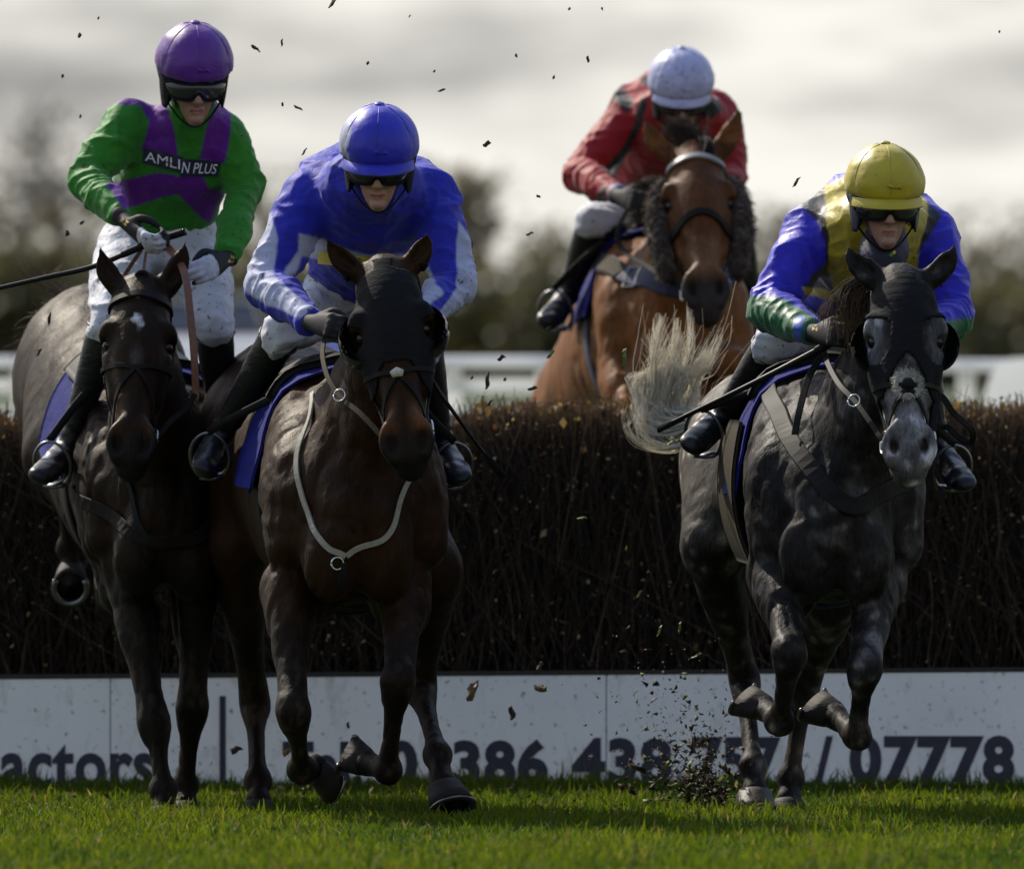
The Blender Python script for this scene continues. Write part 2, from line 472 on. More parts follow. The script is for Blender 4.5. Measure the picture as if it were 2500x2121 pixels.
    def grad(s, p, e=None):
        e = e or s.h * 1.5; p = np.asarray(p)
        g = np.stack([s.sample(p + d) - s.sample(p - d) for d in np.eye(3) * e], 1)
        return g / (np.linalg.norm(g, axis=1)[:, None] + 1e-9)
    def project(s, p, off=0.0, it=10):
        p = np.array(p, float)
        for _ in range(it):
            p -= (s.sample(p) - off)[:, None].clip(-.05, .05) * s.grad(p)
        return p, s.grad(p)
    def mesh(s):
        v = s.v; ins = v < 0
        c = ins.astype(np.uint8)
        c = c[:-1] + c[1:]; c = c[:, :-1] + c[:, 1:]; c = c[:, :, :-1] + c[:, :, 1:]
        I = np.argwhere((c > 0) & (c < 8))
        idx = np.full(c.shape, -1, np.int32); idx[I[:, 0], I[:, 1], I[:, 2]] = np.arange(len(I))
        corners = np.array([(x, y, z) for x in (0, 1) for y in (0, 1) for z in (0, 1)])
        cv = np.stack([v[I[:, 0] + a, I[:, 1] + b, I[:, 2] + d] for a, b, d in corners], 1).astype(np.float64)
        acc = np.zeros((len(I), 3)); cnt = np.zeros(len(I))
        for i in range(8):
            for j in range(i + 1, 8):
                if np.abs(corners[i] - corners[j]).sum() != 1: continue
                a, b = cv[:, i], cv[:, j]; m = (a < 0) != (b < 0)
                t = np.where(m, a / np.where(m, a - b, 1), 0)[:, None]
                acc += m[:, None] * (corners[i] + t * (corners[j] - corners[i])); cnt += m
        verts = s.lo + s.h * (I + acc / cnt[:, None])
        quads = []
        for ax in range(3):
            m = np.moveaxis(ins, ax, 0); ch = np.argwhere(m[:-1] != m[1:])
            e = np.empty_like(ch); o = [a for a in range(3) if a != ax]
            e[:, ax] = ch[:, 0]; e[:, o[0]] = ch[:, 1]; e[:, o[1]] = ch[:, 2]
            ok = (e[:, o[0]] > 0) & (e[:, o[1]] > 0) & (e[:, o[0]] < c.shape[o[0]]) & (e[:, o[1]] < c.shape[o[1]]) & (e[:, ax] < c.shape[ax])
            e = e[ok]; flip = ins[e[:, 0], e[:, 1], e[:, 2]]
            q = []
            for d0, d1 in ((0, 0), (1, 0), (1, 1), (0, 1)):
                g = e.copy(); g[:, o[0]] -= d0; g[:, o[1]] -= d1; q.append(idx[g[:, 0], g[:, 1], g[:, 2]])
            q = np.stack(q, 1)
            if ax == 1: flip = ~flip
            q[~flip] = q[~flip][:, ::-1]
            quads.append(q)
        return verts, np.concatenate(quads)

def decimate(v, f, ratio):
    """thin a dense surface where it is flat, keep it where it is fine"""
    me = bpy.data.meshes.new('tmp'); n, k = f.shape
    me.vertices.add(len(v)); me.vertices.foreach_set('co', v.astype(np.float32).ravel())
    me.loops.add(n * k); me.loops.foreach_set('vertex_index', f.astype(np.int32).ravel())
    me.polygons.add(n); me.polygons.foreach_set('loop_start', np.arange(0, n * k, k, dtype=np.int32)); me.update(calc_edges=True)
    o = bpy.data.objects.new('tmp', me); COL.objects.link(o)
    m = o.modifiers.new('d', 'DECIMATE'); m.ratio = ratio; m.use_collapse_triangulate = True
    e = bpy.data.meshes.new_from_object(o.evaluated_get(bpy.context.evaluated_depsgraph_get()))
    e.calc_loop_triangles()
    vv = np.empty(len(e.vertices) * 3, np.float32); e.vertices.foreach_get('co', vv); ff = np.empty(len(e.loop_triangles) * 3, np.int32); e.loop_triangles.foreach_get('vertices', ff)
    bpy.data.objects.remove(o); bpy.data.meshes.remove(me); bpy.data.meshes.remove(e)
    return vv.reshape(-1, 3).astype(np.float64), ff.reshape(-1, 3)

def submesh(verts, faces, mask, field, off, thick):
    """the part of a surface where mask holds, lifted off it as a sheet with two faces and an edge"""
    fm = mask[faces].all(1); f = faces[fm]
    used = np.unique(f); mp = np.full(len(verts), -1); mp[used] = np.arange(len(used)); f = mp[f]
    v = verts[used]; g = field.grad(v, 0.02)
    top = v + g * (off + thick); bot = v + g * off; n = len(v)
    kk = f.shape[1]; ed = np.concatenate([f[:, [i, (i + 1) % kk]] for i in range(kk)]); key = np.sort(ed, 1)
    _, inv, cnt = np.unique(key, axis=0, return_inverse=True, return_counts=True)
    be = ed[cnt[inv.ravel()] == 1]
    side = np.stack([be[:, 1], be[:, 0], be[:, 0] + n, be[:, 1] + n], 1)
    return np.vstack([top, bot]), np.concatenate([f, f[:, ::-1] + n, side])

def in_poly(px, py, poly):
    inside = np.zeros(len(px), bool); n = len(poly)
    for i in range(n):
        (x1, y1), (x2, y2) = poly[i], poly[(i + 1) % n]
        c = ((y1 > py) != (y2 > py)) & (px < (x2 - x1) * (py - y1) / ((y2 - y1) or 1e-9) + x1)
        inside ^= c
    return inside

def to_px(v):
    return CX + v[:, 0] * FPX / v[:, 1], HY - (v[:, 2] - ZC) * FPX / v[:, 1]

def surf_strap(name, field, pts, width, thick, mat, parent, n=6, off=None, label=None):
    off = thick * .5 + .005 if off is None else off
    q, g = field.project(catmull(pts, n), off)
    for _ in range(4): q[1:-1] = .25 * q[:-2] + .5 * q[1:-1] + .25 * q[2:]; g[1:-1] = .25 * g[:-2] + .5 * g[1:-1] + .25 * g[2:]
    q, _g = field.project(q, off, 3)
    q[1:-1] = .25 * q[:-2] + .5 * q[1:-1] + .25 * q[2:]
    v, f = ribbon(q, g, width, thick)
    return mesh_obj(name, v, f, mat, parent, label=label, smooth=False)

def free_strap(name, pts, width, thick, mat, parent, normal=(0, -1, 0), n=8, label=None):
    q = catmull(pts, n)
    v, f = ribbon(q, np.tile(V3(normal), (len(q), 1)), width, thick)
    return mesh_obj(name, v, f, mat, parent, label=label, smooth=False)

def rot(yaw=0, pitch=0, roll=0):
    """columns = local x (viewer's right), y (away from the viewer), z (up); pitch tips the face down"""
    return np.array(Matrix.Rotation(R(yaw), 3, 'Z') @ Matrix.Rotation(R(pitch), 3, 'X') @ Matrix.Rotation(R(roll), 3, 'Y'))

def text_on(name, body, size, mapper, mat, parent, bold=0.0, xs=1.0, shear=0.0, align='LEFT', depth=0.0):
    """lettering as flat mesh; mapper turns (x,y,z) text coordinates into world points"""
    cu = bpy.data.curves.new(name, 'FONT'); cu.body = body; cu.size = size; cu.offset = bold; cu.align_x = align; cu.shear = shear
    cu.extrude = depth; cu.space_character = 1.0 + bold * 2.2; cu.resolution_u = 4
    ob = bpy.data.objects.new(name, cu); COL.objects.link(ob)
    dg = bpy.context.evaluated_depsgraph_get()
    me = bpy.data.meshes.new_from_object(ob.evaluated_get(dg))
    bpy.data.objects.remove(ob)
    v = np.array([tuple(x.co) for x in me.vertices]); f = [list(p.vertices) for p in me.polygons]
    v[:, 0] *= xs
    return mesh_obj(name, mapper(v), f, mat, parent, smooth=False)

# ------------------------------------------------------------------ the course: ground, grass, fence, far side
def ground_z(y):
    return np.interp(y, [0, 44, 58, 75, 90, 120, 300, 900, 3000], [0, 0, .7, 1.5, 1.9, 2.0, 3.0, 6.0, 6.0])
gy = np.array([-60, 0, 10, 20, 26, 30, 34, 38, 44, 48, 52, 58, 64, 70, 75, 80, 90, 105, 120, 160, 220, 300, 500, 900, 3000.0])
gx = np.array([-1500, -300, -80, -30, -12, -6, -3, -1.5, 0, 1.5, 3, 6, 12, 30, 80, 300, 1500.0])
gv = np.array([[x, y, ground_z(y)] for y in gy for x in gx]); nx = len(gx)
gf = np.array([[r * nx + c, r * nx + c + 1, (r + 1) * nx + c + 1, (r + 1) * nx + c] for r in range(len(gy) - 1) for c in range(nx - 1)])
M_GROUND, nt, b = new_mat('turf_soil')
n = noise_node(nt, 3, 6, 0.65); r = ramp(nt, n.outputs[0], [(0.3, (.018, .030, .006)), (0.55, (.035, .060, .011)), (0.75, (.055, .085, .018))])
nt.links.new(r.outputs[0], b.inputs['Base Color']); b.inputs['Roughness'].default_value = 0.9
n = noise_node(nt, 40, 4, 0.7); bump(nt, b, n.outputs[0], 0.8, 0.05)
g_ob = mesh_obj('ground', gv, gf, M_GROUND); g_ob['kind'] = 'structure'

def leaf_mat(name, rough=0.55, trans=0.4, spec=0.35):
    m, nt, b = new_mat(name)
    a = nt.nodes.new('ShaderNodeVertexColor'); a.layer_name = 'Col'
    nn = noise_node(nt, 25, 2); rr = ramp(nt, nn.outputs[0], [(0.3, (.8,) * 3), (0.7, (1.15,) * 3)])
    c = mixcol(nt, 1.0, a.outputs[0], rr.outputs[0], 'MULTIPLY')
    nt.links.new(c, b.inputs['Base Color']); b.inputs['Roughness'].default_value = rough; b.inputs['Specular IOR Level'].default_value = spec
    if trans:
        tr = nt.nodes.new('ShaderNodeBsdfTranslucent'); nt.links.new(mixcol(nt, 1.0, c, (1.3, 1.25, .7), 'MULTIPLY'), tr.inputs[0])
        mx = nt.nodes.new('ShaderNodeMixShader'); mx.inputs[0].default_value = trans
        nt.links.new(b.outputs[0], mx.inputs[1]); nt.links.new(tr.outputs[0], mx.inputs[2]); nt.links.new(mx.outputs[0], nt.nodes['Material Output'].inputs[0])
    return m
M_GRASS = leaf_mat('grass_blade', 0.6, 0.5, 0.12)
M_TWIG = leaf_mat('birch_twig', 0.7, 0.0, 0.25)
M_DEADLEAF = leaf_mat('dead_leaf', 0.7, 0.3, 0.2)
M_FOLIAGE = leaf_mat('foliage', 0.6, 0.25)
M_BARK = simple('bark', (0.045, 0.034, 0.024), 0.9, 0.5, 20, bmp=0.8, bscale=30, bdist=0.02)

def blades(n, x0, x1, y0, y1, hmin, hmax, seed, wid=.0036, zfun=None):
    g = np.random.default_rng(seed)
    x = g.uniform(x0, x1, n); y = g.uniform(y0, y1, n)
    patch = vnoise(np.stack([x * 3.1, y * 1.6, x * 0], 1)); patch2 = vnoise(np.stack([x * 9, y * 4, x * 0 + 5], 1))
    h = g.uniform(hmin, hmax, n) * (1 + .28 * patch + .22 * patch2) * np.where(g.random(n) < .08, 1.7, 1)
    a = g.uniform(0, 2 * np.pi, n); lean = np.abs(g.normal(0, .42, n)) * h + .004
    dx, dy = np.cos(a) * lean, np.sin(a) * lean
    b2 = a + np.pi / 2 + g.normal(0, .6, n); w = wid * g.uniform(.6, 1.3, n)
    wx, wy = np.cos(b2) * w, np.sin(b2) * w * .6
    z = np.zeros(n) if zfun is None else zfun(y)
    base = np.stack([x, y, z - .005], 1); side = np.stack([wx, wy, wx * 0], 1)
    mid = base + np.stack([dx * .35, dy * .35, h * .62], 1); tip = base + np.stack([dx, dy, h * g.uniform(.85, 1.0, n)], 1)
    v = np.stack([base - side, base + side, mid - side * .75, mid + side * .75, tip - side * .08, tip + side * .08], 1).reshape(-1, 3)
    i = np.arange(n)[:, None] * 6
    f = np.concatenate([i + [[0, 1, 3, 2]], i + [[2, 3, 5, 4]]])
    c1, c2, c3 = V3((.030, .066, .007)), V3((.098, .132, .009)), V3((.20, .16, .06))
    t = np.clip(.5 + .45 * patch + g.normal(0, .3, n), 0, 1)[:, None]; c = c1 * (1 - t) + c2 * t
    dry = (g.random(n) < .045 + .05 * (patch2 > .35))[:, None]; c = np.where(dry, c3 * g.uniform(.5, 1.1, (n, 1)), c)
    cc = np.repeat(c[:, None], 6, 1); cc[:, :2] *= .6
    return v, f, cc.reshape(-1, 3)
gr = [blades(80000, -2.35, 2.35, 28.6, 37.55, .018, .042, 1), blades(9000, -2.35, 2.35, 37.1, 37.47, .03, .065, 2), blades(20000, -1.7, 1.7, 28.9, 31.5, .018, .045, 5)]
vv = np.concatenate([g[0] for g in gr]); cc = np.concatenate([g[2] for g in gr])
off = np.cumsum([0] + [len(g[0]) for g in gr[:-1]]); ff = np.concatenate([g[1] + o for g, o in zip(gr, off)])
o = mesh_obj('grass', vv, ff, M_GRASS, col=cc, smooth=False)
o['kind'] = 'stuff'; o['label'] = 'short green racecourse turf in front of the fence'; o['category'] = 'grass'

# --- birch fence
XS = 2.75
def top_h(x): return 1.31 + .020 * x + .014 * np.sin(x * 2.3) + .012 * np.sin(x * 6.1 + 1) + .012 * np.sin(x * 17 + 2) + .008 * np.sin(x * 41)
fence = thing('steeplechase_fence', 'dark brown birch steeplechase fence standing behind the white advertising board', 'fence', (0, 38.1, 0))
def twigs(n, y0, y1, seed, zlo, zhi, lean=.10, rad=.0026, tips=True):
    g = np.random.default_rng(seed)
    x = g.uniform(-XS, XS, n); y = g.uniform(y0, y1, n) if callable(y0) is False else y0
    th = top_h(x); zb = g.uniform(zlo, zhi, n) * th; ln = g.uniform(.25, .75, n)
    zt = np.minimum(zb + ln, th + g.normal(0, .018, n) + (g.random(n) < .05) * g.uniform(0, .07, n))
    k = 4; t = np.linspace(0, 1, k)[None, :, None]
    b = np.stack([x, y, zb], 1)[:, None]; lx = g.normal(0, lean, n) * (zt - zb); ly = g.normal(0, lean * .5, n) * (zt - zb)
    e = np.stack([x + lx, np.maximum(y + ly, 37.58), zt], 1)[:, None]
    p = b + (e - b) * t + np.sin(t * np.pi) * g.normal(0, .012, (n, 1, 3)) + g.normal(0, .004, (n, k, 3))
    r = rad * g.uniform(.5, 1.5, (n, 1)) * np.linspace(1.15, .6, k)[None]
    big = (g.random(n) < .03)[:, None]; r = np.where(big, r * 2.2, r)
    a = np.arange(3) * 2 * np.pi / 3
    off = np.stack([np.cos(a), np.sin(a), a * 0], 1)
    v = p[:, :, None] + r[:, :, None, None] * off[None, None]
    v = v.reshape(-1, 3); i = np.arange(n)[:, None] * (3 * k)
    f = np.concatenate([i + [[s * 3 + j, s * 3 + (j + 1) % 3, s * 3 + 3 + (j + 1) % 3, s * 3 + 3 + j]] for s in range(k - 1) for j in range(3)])
    tone = g.random((n, 1)) ** 1.5; c = V3((.016, .010, .007)) * (1 - tone) + V3((.060, .040, .027)) * tone
    c = np.where((g.random(n) < .06)[:, None], V3((.10, .072, .045)), c)
    cc = np.repeat(c[:, None], k, 1)
    if tips:
        hi = ss((p[:, :, 2] - th[:, None]), -.07, -.005)[..., None]; cc = cc * (1 - hi) + hi * (V3((.20, .12, .058)) * g.uniform(.35, 1.5, (n, 1, 1)))  # light brown tips, raised further so the sunlit fence top is in their colour
    return v, f, np.repeat(cc[:, :, None], 3, 2).reshape(-1, 3)
def ss(x, a, b):
    t = np.clip((x - a) / (b - a), 0, 1); return t * t * (3 - 2 * t)
tw = [twigs(6500, 37.66, 37.86, 11, .22, .80, .16), twigs(5200, 37.80, 38.6, 12, .62, .85, .2), twigs(3800, 37.62, 37.72, 13, .22, .85, .34, .0021), twigs(900, 37.60, 37.66, 14, .22, .9, 1.3, .0018)]
vv = np.concatenate([g[0] for g in tw]); cc = np.concatenate([g[2] for g in tw]); off = np.cumsum([0] + [len(g[0]) for g in tw[:-1]]); ff = np.concatenate([g[1] + o for g, o in zip(tw, off)])
o = mesh_obj('birch_twigs', vv, ff, M_TWIG, fence, col=cc, kind='stuff')
# packed heart of the fence
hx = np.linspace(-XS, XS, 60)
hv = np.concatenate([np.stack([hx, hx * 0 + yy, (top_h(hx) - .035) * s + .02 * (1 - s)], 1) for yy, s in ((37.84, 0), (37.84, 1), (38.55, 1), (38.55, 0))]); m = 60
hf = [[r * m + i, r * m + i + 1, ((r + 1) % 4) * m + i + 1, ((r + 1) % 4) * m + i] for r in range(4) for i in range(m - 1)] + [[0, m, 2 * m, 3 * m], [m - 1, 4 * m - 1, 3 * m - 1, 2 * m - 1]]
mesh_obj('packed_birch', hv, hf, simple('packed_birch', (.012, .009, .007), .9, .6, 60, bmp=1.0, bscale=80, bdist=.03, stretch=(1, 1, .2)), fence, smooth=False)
# dead leaves and cut ends caught in it
def flakes(n, seed, xr, yr, zf, size, pal):
    g = np.random.default_rng(seed)
    x = g.uniform(*xr, n); c = np.stack([x, g.uniform(*yr, n), zf(g, x)], 1)
    u = g.normal(size=(n, 3)); u /= np.linalg.norm(u, axis=1)[:, None]; w = np.cross(u, g.normal(size=(n, 3))); w /= np.linalg.norm(w, axis=1)[:, None]
    nn = np.cross(u, w); s = g.uniform(*size, n)[:, None] * np.where(g.random((n, 1)) < .1, 2.0, 1); r = g.uniform(.3, .7, n)[:, None]
    v = np.stack([c - u * s, c - w * s * r + nn * s * .25, c + u * s, c + w * s * r + nn * s * .2], 1).reshape(-1, 3)
    f = np.arange(4 * n).reshape(n, 4); pal = V3(pal); col = pal[g.integers(0, len(pal), n)] * g.uniform(.5, 1.3, (n, 1))
    return v, f, np.repeat(col[:, None], 4, 1).reshape(-1, 3)
PALE = [(.42, .34, .17), (.30, .21, .11), (.46, .40, .27), (.16, .075, .035), (.24, .14, .07)]
v1 = flakes(2300, 21, (-XS, XS), (37.59, 37.66), lambda g, x: g.beta(1.6, 1.1, len(x)) * (top_h(x) - .45) + .42, (.004, .011), PALE)
v2 = flakes(3800, 22, (-XS, XS), (37.64, 38.5), lambda g, x: top_h(x) + g.normal(-.012, .014, len(x)), (.006, .016), [(.18, .10, .042), (.12, .07, .035), (.27, .18, .085), (.06, .036, .024)])
v3 = flakes(5200, 23, (-XS, XS), (37.60, 37.70), lambda g, x: g.beta(1.3, 1.1, len(x)) * (top_h(x) - .42) + .42, (.002, .0055), [(.20, .15, .09), (.13, .10, .07), (.34, .29, .18), (.10, .07, .05)])
mesh_obj('dead_leaves', np.concatenate([v1[0], v2[0], v3[0]]), np.concatenate([v1[1], v2[1] + len(v1[0]), v3[1] + len(v1[0]) + len(v2[0])]), M_DEADLEAF, fence, smooth=False, col=np.concatenate([v1[2], v2[2], v3[2]]), kind='stuff')

# --- advertising board along the foot of the fence
M_BOARD, nt, b = new_mat('painted_board')
n1 = noise_node(nt, 2.2, 5, 0.6); n2 = noise_node(nt, 38, 4, 0.65); n3 = noise_node(nt, 9, 5, 0.7, (1, 1, .5))
c = mixcol(nt, ramp(nt, n1.outputs[0], [(.35, (0,) * 3), (.7, (.5,) * 3)]).outputs[0], (.80, .80, .80), (.66, .67, .67))
c = mixcol(nt, ramp(nt, n2.outputs[0], [(.60, (0,) * 3), (.66, (.8,) * 3)]).outputs[0], c, (.20, .20, .15))
c = mixcol(nt, ramp(nt, n3.outputs[0], [(.56, (0,) * 3), (.75, (.55,) * 3)]).outputs[0], c, (.26, .28, .24))
nt.links.new(c, b.inputs['Base Color']); b.inputs['Roughness'].default_value = .55
bump(nt, b, n3.outputs[0], .25, .004)
M_NAVYPAINT = simple('navy_paint', (.016, .017, .042), .5, .35, 30)
BD = 37.5
board = thing('advertising_board', 'long white board with navy lettering along the foot of the birch fence', 'board', (0, BD, 0))
def top_line(x): return 1658 - 18 * x / 2500
for x0, x1 in ((-1300, 268), (270.5, 1479), (1481.5, 2690), (2692.5, 3700)):
    a, c_ = P(x0, top_line(x0), BD), P(x1, top_line(x1), BD)
    v, f = box((a[0], BD, -.02), (c_[0], BD + .018, 1)); v[v[:, 2] > .5, 2] = np.where(v[v[:, 2] > .5, 0] < (a[0] + c_[0]) / 2, a[2], c_[2])
    mesh_obj('panel', v, f, M_BOARD, board, smooth=False)
a, c_ = P(-1300, top_line(-1300) - 3, BD), P(3700, top_line(3700) - 3, BD)
v, f = box((a[0], BD - .004, 0), (c_[0], BD + .024, 1)); lo_ = v[:, 2] < .5; lf = v[:, 0] < 0
v[:, 2] = np.where(lf, a[2], c_[2]) + np.where(lo_, 0, .012)
mesh_obj('capping', v, f, simple('dark_capping', (.02, .017, .015), .7), board, smooth=False)
def text_fit(body, x0, x1, yt, yb, bold=.046, name='lettering', d=BD - .003):
    def mp(v):
        lo, hi = v.min(0), v.max(0)
        px = x0 + (v[:, 0] - lo[0]) / (hi[0] - lo[0]) * (x1 - x0); py = yb + (v[:, 1] - lo[1]) / (hi[1] - lo[1]) * (yt - yb)
        return np.stack([(px - CX) * d / FPX, np.full(len(px), d), ZC - (py - HY) * d / FPX], 1)
    return text_on(name, body, 1.0, mp, M_NAVYPAINT, board, bold)
text_fit('actors', 2, 376, 1815, 1929, .03)
text_fit('Tel:', 690, 884, 1809, 1922)
text_fit('01386', 942, 1338, 1803, 1921)
text_fit('438', 1396, 1641, 1800, 1919)
text_fit('757', 1694, 1906, 1798, 1917)
text_fit('/', 1986, 2034, 1796, 1926, .02)
text_fit('07778', 2074, 2477, 1794, 1915)
v, f = box((P(536, 0, BD)[0], BD - .003, P(0, 1930, BD)[2]), (P(551, 0, BD)[0], BD - .001, P(0, 1698, BD)[2]))
mesh_obj('dividing_bar', v, f, M_NAVYPAINT, board, smooth=False)

# --- white running rails beyond the fence
M_RAIL = simple('white_plastic_rail', (.85, .85, .84), .35, .1, 3)
_rt = M_RAIL.node_tree; _rb = _rt.nodes['Principled BSDF']; _tr = _rt.nodes.new('ShaderNodeBsdfTranslucent'); _tr.inputs[0].default_value = (.85, .85, .84, 1); _mx = _rt.nodes.new('ShaderNodeMixShader'); _mx.inputs[0].default_value = .5
_rt.links.new(_rb.outputs[0], _mx.inputs[1]); _rt.links.new(_tr.outputs[0], _mx.inputs[2]); _rt.links.new(_mx.outputs[0], _rt.nodes['Material Output'].inputs[0])
def rail_run(label, d, x0, x1, ytop, boards, posts):
    za = P(0, ytop, d)[2]
    t = thing('running_rail', label, 'rail', (P((x0 + x1) / 2, 0, d)[0], d, ground_z(d)), 'white running rails beyond the fence')
    a, c_ = P(x0, 0, d)[0], P(x1, 0, d)[0]
    xs = np.linspace(a, c_, 12)
    v, f = tube(np.stack([xs, xs * 0 + d, xs * 0 + za], 1), .05, 10, (0, 0, 1), .7); mesh_obj('top_rail', v, f, M_RAIL, t, col=(.85, .85, .83))
    for y0, y1 in boards:
        v, f = box((a, d + .05, P(0, y1, d)[2]), (c_, d + .09, P(0, y0, d)[2])); mesh_obj('rail_board', v, f, M_RAIL, t, smooth=False, col=(.85, .85, .83))
    for px in posts:
        x = P(px, 0, d)[0]; gz = float(ground_z(d))
        pth = catmull([(x, d + .32, gz - .05), (x, d + .32, gz + .5), (x, d + .22, za - .12), (x, d, za - .02)], 6)
        v, f = tube(pth, .05, 10, (1, 0, 0)); mesh_obj('post', v, f, M_RAIL, t, col=(.85, .85, .83))
rail_run('white double running rail with curved posts, left of the bay horse behind the fence', 58, -700, 1480, 884, ((922, 958), (996, 1060)), (-420, 48, 640, 1105, 1330))
rail_run('white running rail and posts at the right edge behind the grey horse', 58.6, 1900, 3400, 893, (), (2362, 2900))
# white rounded wing panel at the right
t = thing('wing_panel', 'bright white rounded wing panel at the far right behind the fence top', 'panel', (P(2500, 0, 57)[0], 57, ground_z(57)))
pl = [(2392, 1090), (2402, 985), (2418, 925), (2440, 890), (2475, 874), (2700, 868), (2700, 1090)]
fr = np.array([P(x, y, 56.9) for x, y in pl]); bk = fr + (0, .12, 0); k = len(pl)
mesh_obj('panel_sheet', np.vstack([fr, bk]), [list(range(k))[::-1], [k + i for i in range(k)]] + [[i, (i + 1) % k, k + (i + 1) % k, k + i] for i in range(k)], M_RAIL, t, smooth=False, col=(.85, .85, .83))
for px in (2430, 2660):
    x = P(px, 0, 57)[0]; v, f = tube([(x, 57.1, ground_z(57) - .05), (x, 57.1, 1.5)], .03, 8, (1, 0, 0)); mesh_obj('post', v, f, M_RAIL, t, col=(.85, .85, .83))

# --- parked cars, far and out of focus
def make_car(label, px, d, paint, flip=1):
    x0 = P(px, 0, d)[0]; gz = float(ground_z(d)); t = thing('parked_car', label, 'car', (x0, d, gz), 'cars parked beyond the rails')
    sec = [(-2.0, .35, .62, .78), (-1.95, .30, .80, .82), (-1.1, .28, .92, .86), (-.5, .28, 1.0, .87), (.6, .28, 1.0, .87), (1.6, .28, .98, .86), (2.0, .32, .9, .80)]
    v, f = [], []; n = 8
    for y, zb, zt, w in sec:
        for sx, zz in ((-1, zb), (-1.04, (zb + zt) / 2), (-1, zt - .08), (-.92, zt), (.92, zt), (1, zt - .08), (1.04, (zb + zt) / 2), (1, zb)): v.append((x0 + sx * w, d + y, gz + zz))
    for i in range(len(sec) - 1):
        for j in range(n): f.append([i * n + j, (i + 1) * n + j, (i + 1) * n + (j + 1) % n, i * n + (j + 1) % n])
    f += [list(range(n)), [(len(sec) - 1) * n + j for j in range(n)][::-1]]
    mesh_obj('body', v, f, paint, t, smooth=False)
    cab = [(-.95, .98, .80), (-.35, 1.42, .62), (1.2, 1.44, .62), (1.9, .98, .78)]
    v = [(x0 + s * w, d + y, gz + z) for y, z, w in cab for s in (-1, 1)]
    f = [[0, 1, 3, 2], [4, 5, 7, 6], [0, 2, 4, 6], [1, 7, 5, 3], [0, 6, 7, 1]]
    mesh_obj('window_glass', v, f, M_PLASTIC, t, smooth=False)
    mesh_obj('roof', [(x0 + s * .64, d + y, gz + z) for y in (-.38, 1.23) for s in (-1, 1) for z in (1.43, 1.47)], [[1, 3, 7, 5], [0, 4, 6, 2], [0, 1, 5, 4], [2, 6, 7, 3], [0, 2, 3, 1], [4, 5, 7, 6]], paint, t, smooth=False)
    for sx in (-1, 1):
        for y in (-1.25, 1.3):
            a = np.linspace(0, 2 * np.pi, 17)[:-1]; c0 = np.stack([a * 0 + x0 + sx * .72, d + y + .31 * np.cos(a), gz + .31 + .31 * np.sin(a)], 1)
            mesh_obj('wheel', np.vstack([c0, c0 + (sx * .16, 0, 0)]), [[i, (i + 1) % 16, 16 + (i + 1) % 16, 16 + i] for i in range(16)] + [list(range(16)), [16 + i for i in range(16)][::-1]], M_LEATHER, t, smooth=False)
        v, f = box((x0 + sx * .62 - .16, d - 2.02, gz + .62), (x0 + sx * .62 + .16, d - 1.9, gz + .78)); mesh_obj('headlight', v, f, M_METAL, t, smooth=False)
make_car('white parked car seen between the green and blue jockeys, out of focus', 505, 138, simple('white_car_paint', (.7, .7, .72), .3, .1, 3, coat=.5))
make_car('blue parked car hidden mostly by the blue jockey, out of focus', 842, 139, simple('blue_car_paint', (.05, .08, .35), .3, .1, 3, coat=.5))

